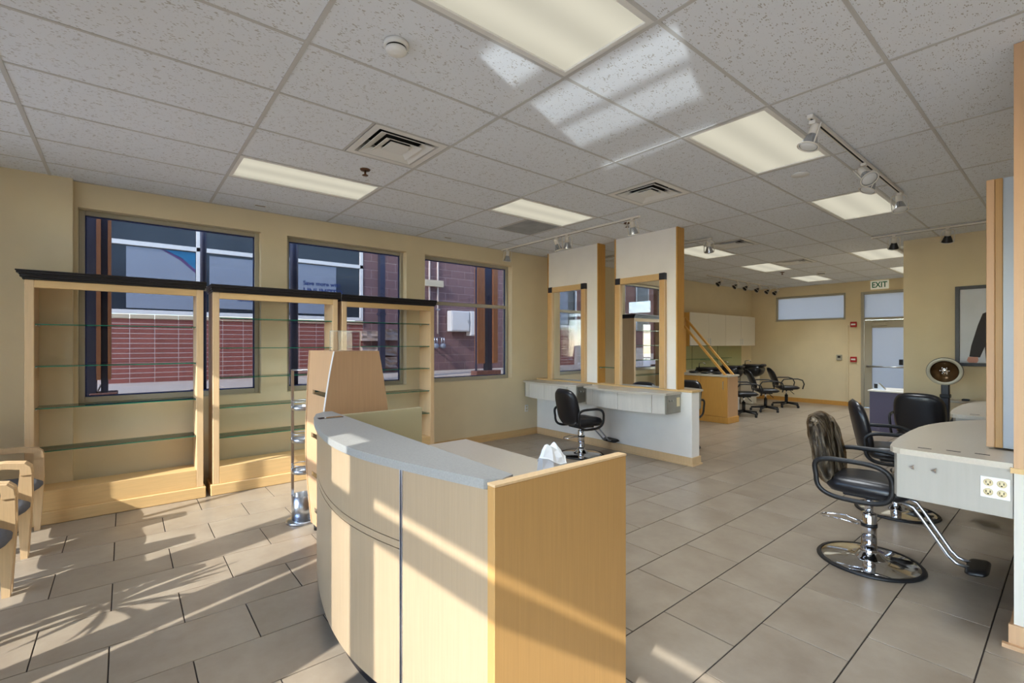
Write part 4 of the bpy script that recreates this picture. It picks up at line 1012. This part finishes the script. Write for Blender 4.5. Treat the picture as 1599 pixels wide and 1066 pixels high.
for k in range(6):
    c0 = 9.4+4.15/6*k
    dd = MB().bbox(c0+0.004, c0+4.15/6-0.004, 5.64, 5.66, 0.10, 0.895, 0.002).build('door', M['cream_cab'], wc)
    MB().tube([(c0+0.60, 5.638, 0.70), (c0+0.60, 5.622, 0.71), (c0+0.60, 5.622, 0.82), (c0+0.60, 5.638, 0.83)], 0.006, 6).build('handle', M['steel'], dd)
MB().bbox(9.40, 13.6, 5.62, YL-0.02, 0.90, 0.93, 0.003).build('worktop', M['counter'], wc)
MB().box(9.4, 13.2, YL-0.014, YL-0.002, 0.935, 1.488).build('splashback', M['olive'], wc)
for xx in (10.6, 11.85): MB().box(xx-0.004, xx+0.004, YL-0.017, YL-0.013, 0.935, 1.488).build('splashback_joint', M['grout'], wc)
MB().box(9.4, 12.4, YL-0.13, YL-0.014, 1.17, 1.178).build('glass_ledge', M['edge'], wc)
# near wood cabinet with sloping rails
kc = thing('wash_cabinet', 'honey maple base cabinet at the entrance to the wash area', 'cabinet', (9.1, 4.9, 0))
kx0, kx1, ky0, ky1 = 8.95, 9.38, 4.32, 5.42
MB().box(kx0+0.02, kx1, ky0+0.02, ky1, 0.12, 0.90).build('carcass', M['wood_dk'], kc)
MB().bbox(kx0+0.02, kx1, ky0, ky0+0.02, 0.12, 0.90, 0.002).build('end_panel', M['tower'], kc)
for k in range(2):
    a = ky0+0.01+0.545*k; dd = MB().bbox(kx0, kx0+0.02, a, a+0.54, 0.13, 0.895, 0.002).build('door', M['wood_dk'], kc)
    MB().tube([(kx0-0.002, a+(0.07), 0.66), (kx0-0.025, a+0.07, 0.67), (kx0-0.025, a+0.07, 0.80), (kx0-0.002, a+0.07, 0.81)], 0.006, 6).build('handle', M['steel'], dd)
MB().bbox(kx0-0.012, kx1+0.015, ky0-0.015, ky1, 0.0, 0.12, 0.004).build('plinth', M['wood_dk'], kc)
MB().bbox(kx0-0.02, kx1+0.02, ky0-0.02, ky1, 0.90, 0.935, 0.003).build('worktop', M['counter'], kc)
# sloping display rails on top, leaning up away along the cabinet
sr = thing('sloping_rack', 'sloping maple rails with glass shelves on the wash cabinet', 'rack', (9.15, 4.5, 0.935))
for xx in (8.99, 9.30):
    MB().prism_axis([(4.36,0.936),(4.41,0.936),(5.40,2.06),(5.40,2.12)], xx-0.02, xx+0.02, 'x').build('rail', M['wood_dk'], sr)
for z, yy in ((1.22, 4.625), (1.50, 4.86)):
    m = MB().box(8.99, 9.32, yy-0.01, yy+0.28, z, z+0.008); m.mi = [0,0,1,1,1,1]; m.build('glass_shelf', [M['clear'], M['edge']], sr)
MB().box(8.97, 9.32, 5.40, 5.42, 0.936, 2.12).build('end_upright', M['wood_dk'], sr)
t = thing('counter_telephone', 'pale blue and grey telephone on the wash counter beside the rails', 'phone', (9.9, 5.6, 0.93))
MB().prism_axis([(5.68,0.931),(5.84,0.931),(5.84,1.01),(5.80,1.03),(5.68,0.96)], 9.62, 9.80, 'x').build('body', M['steel'], t); MB().bbox(9.60, 9.64, 5.69, 5.83, 0.99, 1.03, 0.008).build('handset', M['poster'], t)
t = thing('capes', 'black folded capes lying on the wash cabinet top', 'cape', (9.15, 4.9, 0.936))
for k in range(3): MB().cushion(0.20, 0.20, 0.035, 3, lambda a, b, c, k=k: (9.145+a, 4.62+0.25*k+b, 0.962+c+0.006*math.sin(a*40+k)), rings=4, seg=24).build('fold', M['black'], t)
# wash basins and chairs
def wash_basin(x, label):
    t = thing('shampoo_bowl', label, 'basin', (x, 5.1, 0), 'black shampoo bowls')
    yb = 5.33
    MB().cushion(0.50, 0.50, 0.20, 4, lambda a, b, c: (x+a, yb+b, 0.90+c-0.10*(1 if c < 0 else 0)*(1-(a*a+b*b)/0.09)), rings=8, seg=32, pw=5).build('bowl', M['black'], t)
    MB().lathe([(0.20,1.0),(0.235,1.015),(0.245,1.0),(0.24,0.975)], x, yb, 0, 28).build('rim', M['black'], t)
    MB().cushion(0.26, 0.10, 0.07, 3, lambda a, b, c: (x+a, yb-0.25+b, 1.0+c), rings=5, seg=24).build('neck_rest', M['black'], t)
    MB().bbox(x-0.10, x+0.10, yb-0.05, 5.61, 0.0, 0.78, 0.02).build('pedestal', M['cream_cab'], t)
    MB().tube([(x, yb+0.20, 0.98), (x, yb+0.20, 1.10), (x, yb+0.10, 1.12), (x, yb+0.05, 1.08)], 0.012, 8).build('tap', M['chrome'], t)
def wash_chair(loc, rz, label):
    t = thing('wash_chair', label, 'chair', (0,0,0), 'black shampoo chairs', world=False)
    for k in range(5):
        a = 2*PI*k/5+0.3; c_, s_ = math.cos(a), math.sin(a)
        lg_ = MB().tube([(0.03*c_,0.03*s_,0.10),(0.30*c_,0.30*s_,0.075)], [0.026,0.018], 8).build('base_leg', M['black_matte'], t)
        MB().lathe([(0.022,0.0),(0.026,0.01),(0.026,0.05),(0.016,0.06)], 0.30*c_, 0.30*s_, 0, 12).build('castor', M['black_matte'], lg_)
    MB().lathe([(0.034,0.07),(0.034,0.30),(0.028,0.30)], seg=16).build('gas_column', M['black_matte'], t)
    MB().lathe([(0.018,0.30),(0.018,0.42)], seg=12).build('piston', M['chrome'], t)
    MB().bbox(-0.12, 0.12, -0.10, 0.10, 0.405, 0.43, 0.006).tube([(0.05,-0.1,0.40),(0.1,-0.2,0.33)], 0.008, 6).build('mechanism', M['black_matte'], t)
    MB().cushion(0.50, 0.46, 0.09, 4, lambda a, b, c: (a+0.02, b, 0.475+c), rings=6, seg=36, pw=5).build('seat', M['black'], t)
    MB().cushion(0.42, 0.44, 0.07, 3, lambda a, b, c: (-0.24-0.42*(b+0.2)-c+0.7*a*a, a, 0.74+b), rings=7, seg=36, pw=5).build('backrest', M['black'], t)
    for s in (-1, 1):
        pth = [(-0.20, s*0.27, 0.46), (-0.22, s*0.28, 0.60), (-0.16, s*0.29, 0.69), (-0.05, s*0.29, 0.70), (0.15, s*0.29, 0.70), (0.25, s*0.29, 0.67), (0.29, s*0.28, 0.58), (0.26, s*0.27, 0.46)]
        MB().tube(pth, 0.014, 8).build('armrest', M['black_matte'], t)
    t.location = loc; t.rotation_euler = (0,0,rz); return t
for x, l, l2 in ((10.1, 'black shampoo bowl nearest the wash cabinet', 'black shampoo chair partly hidden behind the wash cabinet'), (11.2, 'black shampoo bowl in the middle of the three', 'black shampoo chair in the middle, pale reflection on its back'), (12.4, 'black shampoo bowl nearest the rear wall', 'black shampoo chair nearest the rear wall')):
    wash_basin(x, l); wash_chair((x+0.15, 4.60, 0), math.radians(-50), l2)
t = thing('waste_bin', 'small white waste bin between the shampoo chairs', 'bin', (10.80, 5.12, 0))
MB().prism([(10.68,5.0),(10.92,5.0),(10.92,5.24),(10.68,5.24)], 0, 0.30).build('body', M['towel_white'], t); MB().box(10.67, 10.93, 4.99, 5.25, 0.30, 0.315).build('rim', M['white'], t)

# ================================================================ WAITING CHAIRS
def waiting_chair(yfar, label):
    t = thing('waiting_chair', label, 'chair', (0,0,0), 'maple waiting chairs', world=False)
    w = 0.30
    for s in (-1, 1):
        MB().prism_axis([(0.0,0.0),(0.035,0.0),(0.058,0.44),(0.055,0.64),(0.0,0.665),(-0.02,0.44)], s*w-0.022, s*w+0.022, 'y').build('leg', M['wood'], t)
        MB().prism_axis([(-0.60,0.0),(-0.555,0.0),(-0.50,0.45),(-0.53,0.80),(-0.58,0.80),(-0.56,0.45)], s*w-0.02, s*w+0.02, 'y').build('leg', M['wood'], t)
        arm = [(0.058,0.60),(0.05,0.655),(0.02,0.685),(-0.08,0.70),(-0.30,0.695),(-0.55,0.68),(-0.55,0.645),(-0.30,0.655),(-0.08,0.66),(-0.005,0.645),(0.0,0.60)]
        MB().prism_axis(arm, s*w-0.028, s*w+0.028, 'y').build('armrest', M['wood'], t)
    for s in (-1, 1): MB().box(-0.54, 0.02, s*(w-0.02)-0.012, s*(w-0.02)+0.012, 0.34, 0.40).build('side_rail', M['wood_h'], t)
    MB().cushion(0.56, 0.54, 0.075, 4.5, lambda a, b, c: (a-0.25+0.05*(1-(b/0.27)**2)*(a+0.28)/0.56, b, 0.435+c), rings=7, seg=40, pw=5).build('seat', M['seat_grey'], t)
    MB().cushion(0.54, 0.34, 0.06, 4, lambda a, b, c: (-0.535+c+0.12*a*a, a, 0.66+b), rings=6, seg=36, pw=5).build('backrest', M['seat_grey'], t)
    MB().bbox(-0.585, -0.535, -w+0.02, w-0.02, 0.80, 0.85, 0.006).build('top_rail', M['wood'], t)
    t.location = (-0.575, yfar-0.02-w, 0); return t
waiting_chair(4.20, 'maple waiting armchair cut by the left picture edge, nearest the camera')
waiting_chair(4.87, 'maple waiting armchair with grey seat, middle of the row')
waiting_chair(5.53, 'maple waiting armchair with grey seat, next to the shelving unit')
# potted palm by the storefront glass (casts the spiky shadows on the tiles)
pp = thing('potted_palm', 'spiky potted palm by the storefront glass, outside the view', 'plant', (-1.25, 3.28, 0))
MB().lathe([(0,0),(0.13,0),(0.17,0.30),(0.18,0.32),(0.15,0.32),(0.14,0.28),(0,0.28)], -1.25, 3.28, 0, 24).build('pot', M['terracotta'], pp)
MB().tube([(-1.25,3.28,0.28),(-1.24,3.29,0.55),(-1.26,3.27,0.80)], 0.02, 8).build('stem', M['timber'], pp)
for k in range(22):
    a = k*2.4; L_ = 0.42+0.12*random.random(); el = 0.2+1.0*random.random(); m = MB(); vs2 = []
    for i in range(7):
        q = i/6; r_ = L_*q*math.cos(el)*(1+0.1*q); z = 0.80+L_*q*math.sin(el)-0.25*q*q*L_; wv = 0.020*math.sin(PI*min(1,q*0.9+0.1))
        cx_, cy_ = -1.26+r_*math.cos(a), 3.27+r_*math.sin(a)
        vs2 += [(cx_-wv*math.sin(a), cy_+wv*math.cos(a), z), (cx_+wv*math.sin(a), cy_-wv*math.cos(a), z), (cx_, cy_, z-0.006)]
    fs2 = [(i*3+u, i*3+(u+1)%3, i*3+3+(u+1)%3, i*3+3+u) for i in range(6) for u in range(3)]
    m.add(vs2, fs2, 0, True).build('leaf', M['leaf'], pp)

# ================================================================ OUTSIDE
GZ = 0.86
struct(MB().box(-40, XF-0.14, -30, 6.2, -0.6, -0.13).box(-40, -9, 6.2, 60, -0.6, -0.13).build('ground_street', M['asphalt']), 'street surface in front of the shop')
wk = struct(MB().box(-9, 30, YL+0.24, 11.6, 0.2, GZ-0.02).build('ground_walkway', M['grout']), 'raised concrete walkway in the alley')
slabm = MB().bbox(-0.74, 0.74, -0.87, 0.87, -0.02, 0.0, 0.004).mesh('paving_slab', M['concrete'])
for i in range(-5, 12):
    for j in range(3): inst('paving_slab', slabm, (0.45+1.5*i, YL+0.24+0.89+1.76*j, GZ), wk)
YO = 10.5
bd = thing('brick_building', 'brick shop building across the alley with white-framed windows', 'building', (4, YO, GZ))
BX0, BX1 = -0.42, 4.22
zb1 = 1.985
MB().box(BX0+0.01, BX1, YO+0.004, YO+0.4, GZ, zb1).build('base_wall', M['mortar'], bd)
bmsh = MB().bbox(-0.168, 0.168, -0.02, 0.012, -0.0385, 0.0385, 0.002).mesh('brick', M['brick'])
rows_ = 13; rp = (zb1-GZ)/rows_
for r_ in range(rows_):
    for c_ in range(-2, 12):
        x = 0.067+0.347*c_+0.1735
        if x-0.17 < BX0-0.02 or x+0.17 > BX1+0.05: continue
        inst('brick', bmsh, (x, YO+0.02, GZ+rp*(r_+0.5)), bd, scale=(1,1,rp/0.0868*0.97))
for c_ in range(-2, 12):
    x = 0.067+0.347*c_+0.1735
    if x-0.17 < BX0-0.02 or x+0.17 > BX1+0.05: continue
    MB().bbox(x-0.17, x+0.17, YO-0.03, YO+0.05, zb1, zb1+0.075, 0.006).build('sill_stone', M['cream_block'], bd)
wz0, wz1, wzr = zb1+0.085, 4.6, 3.26
def wbar(x0, x1, z0, z1, nm='window_frame'): MB().bbox(x0, x1, YO-0.02, YO+0.06, z0, z1, 0.004).build(nm, M['white'], bd)
wbar(BX0+0.05, BX1, wz0, wz0+0.07); 
for x in (BX0+0.05, 1.03, 2.4, BX1-0.07): wbar(x, x+0.07, wz0+0.07, wz1)
wbar(BX0+0.05, BX1, wzr, wzr+0.08)
for a, b in ((BX0+0.12, 1.03), (1.10, 2.4), (2.47, BX1-0.07)):
    MB().box(a, b, YO+0.02, YO+0.03, wz0+0.07, wzr).build('pane', M['dark_pane'], bd); MB().box(a, b, YO+0.02, YO+0.03, wzr+0.08, wz1).build('pane', M['dark_pane'], bd)
MB().box(BX0, BX1, YO, YO+0.4, wz1, 6.2).build('upper_wall', M['brick2'], bd)
def poster(x0, x1, z0, z1): return MB().box(x0, x1, YO+0.012, YO+0.018, z0, z1).build('poster', M['poster'], bd)
poster(0.02, 1.02, wz0+0.10, wzr-0.02); poster(1.24, 2.30, wz0+0.15, wzr-0.05); poster(2.52, 3.62, wz0+0.12, wzr-0.02)
def fpan(pts, m, y=YO+0.010): MB().prism_axis(pts, y, y+0.001, 'y').build('poster_swoosh', m, bd)
fpan([(0.55,wzr-0.02),(1.02,wzr-0.02),(1.02,wzr-0.33),(0.80,wzr-0.14)], M['poster_teal']); fpan([(0.50,wzr-0.02),(0.56,wzr-0.02),(0.81,wzr-0.14),(1.02,wzr-0.34),(1.02,wzr-0.40),(0.78,wzr-0.18)], M['poster_plum'])
rotAlley = Matrix(((1,0,0),(0,0,-1),(0,1,0)))       # right = +x, up = z, faces -y
p = atY(474, 444, YO); text_mesh('poster_text', 'Save more with', 0.125, M['navy'], bd, (p.x, YO+0.010, p.z), rotAlley, 'LEFT')
p = atY(474, 459, YO); text_mesh('poster_text', 'UNLIMITED', 0.20, M['navy'], bd, (p.x, YO+0.010, p.z), rotAlley, 'LEFT', sx=0.82)
p = atY(372, 470, YO); text_mesh('poster_text', 'NATIONWIDE', 0.075, M['navy'], bd, (p.x, YO+0.010, p.z), rotAlley, 'LEFT')
# block wall beyond the shop window
bw = thing('block_wall_building', 'purple-brown block wall beyond the shop windows across the alley', 'building', (8, YO, GZ))
MB().box(BX1+0.01, 16, YO+0.006, YO+0.5, GZ, 6.2).build('core_wall', M['mortar'], bw)
blk = MB().bbox(-0.196, 0.196, -0.03, 0.02, -0.096, 0.096, 0.003).mesh('block', M['brick2'])
for r_ in range(17):
    for c_ in range(15):
        x = BX1+0.2+0.4*c_+(0.2 if r_ % 2 else 0)
        if x > 10.2 or (c_ == 0 and False): continue
        inst('block', blk, (x+0.01, YO+0.03, GZ+0.2*(r_+0.5)), bw)
for r_ in range(1, 17, 2): inst('block', blk, (BX1+0.11, YO+0.03, GZ+0.2*(r_+0.5)), bw, scale=(0.48,1,1))
# split-face stones
for (px0, px1, py0, py1) in ((566,596,517,532),(600,626,514,531),(566,594,541,556),(596,620,540,555),(598,620,557,574),(566,596,557,574)):
    a = atY(px0, py1, YO-0.15); b = atY(px1, py0, YO-0.15)
    bm = bmesh.new(); bmesh.ops.create_cube(bm, size=1); bmesh.ops.subdivide_edges(bm, edges=bm.edges[:], cuts=3, use_grid_fill=True)
    m = MB(); bm.verts.index_update()
    vv = []
    for v in bm.verts:
        q = Vector((a.x+(v.co.x+0.5)*(b.x-a.x), YO-0.13+(v.co.y+0.5)*0.16, max(a.z, GZ)+(v.co.z+0.5)*(b.z-max(a.z, GZ))))
        if v.co.y < -0.4: q.y += random.uniform(-0.05, 0.03)
        vv.append(q)
    m.add(vv, [[w_.index for w_ in f.verts] for f in bm.faces]); bm.free(); m.build('split_face_stone', M['splitstone'], bw)
p0, p1 = atY(592, 575, YO-0.12), atY(592, 396, YO-0.12)
t = thing('downpipe', 'dark downpipe on the wall across the alley', 'pipe', (p0.x, YO-0.1, GZ))
MB().box(p0.x-0.06, p0.x+0.06, YO-0.34, YO-0.20, GZ+0.02, p1.z+1.0).build('pipe', M['dark_steel'], t); MB().box(p0.x-0.08, p0.x+0.08, YO-0.35, YO-0.19, 2.2, 2.25).build('bracket', M['dark_steel'], t)
def boxpx(name, label, cat, px0, px1, py0, py1, Y, d, m, m2):
    a, b = atY(px0, py1, Y), atY(px1, py0, Y)
    t = thing(name, label, cat, ((a.x+b.x)/2, Y, a.z))
    MB().bbox(a.x, b.x, Y, Y+d, a.z, b.z, 0.01).build('cabinet', m, t); MB().bbox(a.x+0.03, b.x-0.03, Y-0.012, Y, a.z+0.03, b.z-0.03, 0.004).build('door', m, t)
    MB().box(b.x-0.07, b.x-0.05, Y-0.03, Y-0.012, (a.z+b.z)/2-0.04, (a.z+b.z)/2+0.04).build('latch', m2, t)
boxpx('utility_box', 'white utility box on the alley wall seen through the third window', 'utility box', 705, 734, 486, 517, YO-0.25, 0.2, M['white'], M['steel'])
boxpx('meter_box', 'narrow white meter box beside the white utility box', 'utility box', 735, 745, 486, 524, YO-0.25, 0.2, M['white'], M['steel'])
for i, (px, l) in enumerate(((692, 'round grey gas meter low on the alley wall, right one'), (681, 'round grey gas meter low on the alley wall, left one behind the shelf'))):
    c_ = atY(px, 540, YO-0.25); t = thing('gas_meter', l, 'meter', (c_.x, c_.y, GZ))
    MB().lathe([(0,-0.06),(0.055,-0.06),(0.062,-0.04),(0.062,0.06),(0,0.08)], c_.x, c_.y, c_.z, 24, axis='y').build('body', M['poster'], t)
    MB().tube([(c_.x-0.035, c_.y, c_.z+0.04), (c_.x-0.035, c_.y, c_.z+0.2), (c_.x-0.035, YO-0.01, c_.z+0.22)], 0.014, 8).tube([(c_.x+0.035, c_.y, c_.z+0.04), (c_.x+0.035, c_.y, c_.z+0.2), (c_.x+0.035, YO-0.01, c_.z+0.22)], 0.014, 8).tube([(c_.x, c_.y+0.05, c_.z), (c_.x, YO-0.01, c_.z)], 0.03, 8).build('pipework', M['steel'], t)
for i, px in enumerate((673, 686)):
    a, b = atY(px, 585, YO-0.09), atY(px, 405, YO-0.09)
    t = thing('conduit', 'pale vertical conduit on the alley wall, %s of two' % ('left' if i == 0 else 'right'), 'pipe', (a.x, YO-0.09, GZ), 'conduits on the alley wall')
    MB().tube([(a.x, YO-0.03, 1.8), (a.x, YO-0.03, b.z+0.8)], 0.025, 8).build('pipe', M['mortar'], t); MB().box(a.x-0.05, a.x+0.05, YO-0.06, YO-0.002, 2.4, 2.44).build('strap', M['steel'], t)
a, b = atY(664, 446, YO-0.12), atY(693, 441, YO-0.12)
t = thing('wall_bracket', 'short cream bar across the conduits on the alley wall', 'bracket', (a.x, YO-0.12, a.z)); MB().bbox(a.x, b.x, YO-0.13, YO-0.09, a.z, b.z+0.04, 0.004).build('bar', M['cream_block'], t); MB().box(b.x-0.05, b.x-0.02, YO-0.09, YO, a.z, b.z+0.03).build('stub', M['cream_block'], t)
# posts on the walkway
def timber_post(px0, pxa, pxb, pxc, px1, Y, label, dp=0.25):
    X = [atY(p_, 500, Y).x for p_ in (px0, pxa, pxb, pxc, px1)]
    t = thing('porch_post', label, 'post', (X[2], Y, GZ), 'timber and steel porch posts')
    z0 = GZ+0.02
    MB().box(X[0], X[1], Y, Y+dp, z0, 5.4).build('steel_web', M['dark_steel'], t)
    MB().box(X[1], X[2], Y-0.02, Y+dp+0.03, z0+0.25, 5.4).build('timber_face', M['timber'], t)
    MB().box(X[2], X[3], Y+0.02, Y+dp-0.02, z0, 5.4).build('steel_core', M['dark_steel'], t)
    MB().box(X[3], X[4], Y-0.02, Y+dp+0.03, z0+0.25, 5.4).build('timber_face', M['timber'], t)
    MB().bbox(X[1]-0.06, X[4]+0.06, Y-0.06, Y+dp+0.09, GZ+0.001, GZ+0.12, 0.01).build('stone_foot', M['pinkstone'], t)
timber_post(128, 151, 158, 169, 174, 7.15, 'dark steel and timber porch post outside the first window')
timber_post(745, 745.5, 757, 770, 777, 8.0, 'brown timber porch post outside the third window', 0.06)
for i, (px0, px1) in enumerate(((312, 324), (452, 467))):
    a, b = atY(px0, 500, 8.0), atY(px1, 500, 8.0); r_ = (b.x-a.x)/2*0.85
    t = thing('steel_column', 'round dark steel column outside, seen %s' % ('between the first two shelving units' if i == 0 else 'at the left side of the second window'), 'column', ((a.x+b.x)/2, 8.0, GZ), 'steel columns on the walkway')
    MB().lathe([(r_,0.03),(r_,4.6)], (a.x+b.x)/2, 8.0, GZ, 24).build('shaft', M['dark_steel'], t); MB().bbox((a.x+b.x)/2-0.14, (a.x+b.x)/2+0.14, 7.86, 8.14, GZ, GZ+0.03, 0.004).build('base_plate', M['dark_steel'], t)
# street columns in front of the storefront
for i, (yy, l) in enumerate(((3.34, 'square timber column on the street side, left of the entrance'), (-2.6, 'square timber column on the street side, right of the entrance'))):
    # shadows fall where the sun direction carries them
    xx = -3.0; yy2 = yy+0.15 - math.tan(SUN_AZ)*1.4
    t = thing('street_column', l, 'column', (xx, yy2, -0.13), 'street columns in front of the shop')
    MB().box(xx-0.14, xx+0.14, yy2-0.14, yy2+0.14, 0.25, 3.6).build('shaft', M['timber'], t); MB().bbox(xx-0.25, xx+0.25, yy2-0.25, yy2+0.25, -0.13, 0.25, 0.02).build('pedestal', M['pinkstone'], t)
# terraced steps, car and tree seen only in the mirror
stp = thing('concrete_steps', 'pale concrete terrace steps beyond the alley corner', 'steps', (-4.5, 13, GZ))
for k in range(5): MB().bbox(-9, -1.2, 12.5+0.7*k, 18, 0.2+0.28*k+0.3, 0.2+0.28*(k+1)+0.3, 0.01).build('step', M['concrete'], stp)
car = thing('parked_car', 'turquoise parked car seen in the left pillar mirror', 'car', (-4.6, 17, 1.93))
cz = 1.93
MB().prism_axis([(-6.6,cz+0.25),(-6.55,cz+0.7),(-5.9,cz+0.82),(-5.4,cz+1.25),(-4.0,cz+1.28),(-3.3,cz+0.85),(-2.6,cz+0.72),(-2.5,cz+0.25)], 16.2, 17.8, 'y').build('body', M['cyanpaint'], car)
MB().prism_axis([(-5.8,cz+0.82),(-5.38,cz+1.19),(-4.05,cz+1.21),(-3.45,cz+0.85)], 16.17, 16.2, 'y').build('side_window', M['dark_pane'], car)
for xx in (-5.9, -3.3):
    for yy in (16.2, 17.6): MB().lathe([(0,0),(0.32,0),(0.32,0.2),(0,0.2)], xx, yy-0.02, cz+0.31, 24, axis='y').build('wheel', M['rubber'], car)

struct(MB().box(XB+0.2, 30, -10, YL+0.2, -0.3, -0.02).build('ground_yard', M['grout']), 'dark paved yard behind the rear door')
# unseen added spot thrown through an added cut-out board to form the ceiling patches
GS = Vector((-5.0, -1.2, 0.75)); XS = -3.7
polys = [[(831,163),(1056,38),(1078,88),(866,194)], [(875,202),(1078,108),(1097,150),(905,229)], [(936,257),(1115,191),(1119,198),(948,264)], [(749,88),(779,68),(846,106),(800,135)]]
holes = []
for pl in polys:
    hh = []
    for px, py in pl:
        d = ray(px, py); t_ = (H-CAMH)/d.z; P = Vector((d.x*t_, d.y*t_, H)); k = (XS-GS.x)/(P.x-GS.x); Q = GS+(P-GS)*k; hh.append((Q.y, Q.z))
    holes.append(hh)
ys = [q[0] for h_ in holes for q in h_]; zs2 = [q[1] for h_ in holes for q in h_]
y0, y1, z0, z1 = min(ys)-0.12, max(ys)+0.12, min(zs2)-0.12, max(zs2)+0.12
bm = bmesh.new(); ed = []
for loop in [[(y0,z0),(y1,z0),(y1,z1),(y0,z1)]] + holes:
    vv = [bm.verts.new((XS, q[0], q[1])) for q in loop]
    ed += [bm.edges.new((vv[i], vv[(i+1) % len(vv)])) for i in range(len(vv))]
bmesh.ops.triangle_fill(bm, edges=ed, use_beauty=True)
bm.verts.index_update()
sb = thing('patch_mask_board', 'added metal mask board outside that shapes light patches on the ceiling', 'board', (XS, (y0+y1)/2, -0.13))  # invented mask, its holes cut to the outlines of the light patches
m = MB(); m.add([v.co for v in bm.verts], [[w_.index for w_ in f.verts] for f in bm.faces]); m.build('panel', M['dark_steel'], sb); bm.free()
for yy in (y0+0.02, y1-0.02): MB().box(XS-0.02, XS+0.02, yy-0.02, yy+0.02, -0.13, z1).build('leg', M['dark_steel'], sb)
gl_ = bpy.data.lights.new('ceiling_patch_spot', 'SPOT'); gl_.energy = 2600; gl_.color = (0.86, 0.94, 1.0); gl_.shadow_soft_size = 0.004  # added lamp standing in for reflected sun, no car is built there
ctr = Vector((XS, (min(ys)+max(ys))/2, (min(zs2)+max(zs2))/2)); dv_ = (ctr-GS)
gl_.spot_size = 2*math.atan((max(max(ys)-min(ys), max(zs2)-min(zs2))/2+0.05)/dv_.length)*1.05; gl_.spot_blend = 0.05
go = bpy.data.objects.new('ceiling_patch_spot', gl_); C.objects.link(go); go.location = GS; go.rotation_euler = dv_.to_track_quat('-Z', 'Y').to_euler()
print('patch_spot', GS, y0, y1, z0, z1, math.degrees(gl_.spot_size))

fb = thing('distant_building', 'dark brown building across the street seen only in the mirrors', 'building', (-20, 24, 0))
MB().box(-45, -1.0, 24, 30, -0.13, 7.5).build('wall', M['pinkstone'], fb)
MB().box(-45.3, -0.7, 23.6, 30.3, 7.5, 7.9).build('roof_edge', M['dark_steel'], fb)
for k in range(13):
    for z in (2.6, 5.0):
        f_ = MB().box(-44+3.3*k, -42.2+3.3*k, 23.94, 24.0, z, z+1.5).build('window_frame', M['white'], fb); MB().box(-43.9+3.3*k, -42.3+3.3*k, 23.92, 23.95, z+0.1, z+1.4).build('pane', M['dark_pane'], f_)
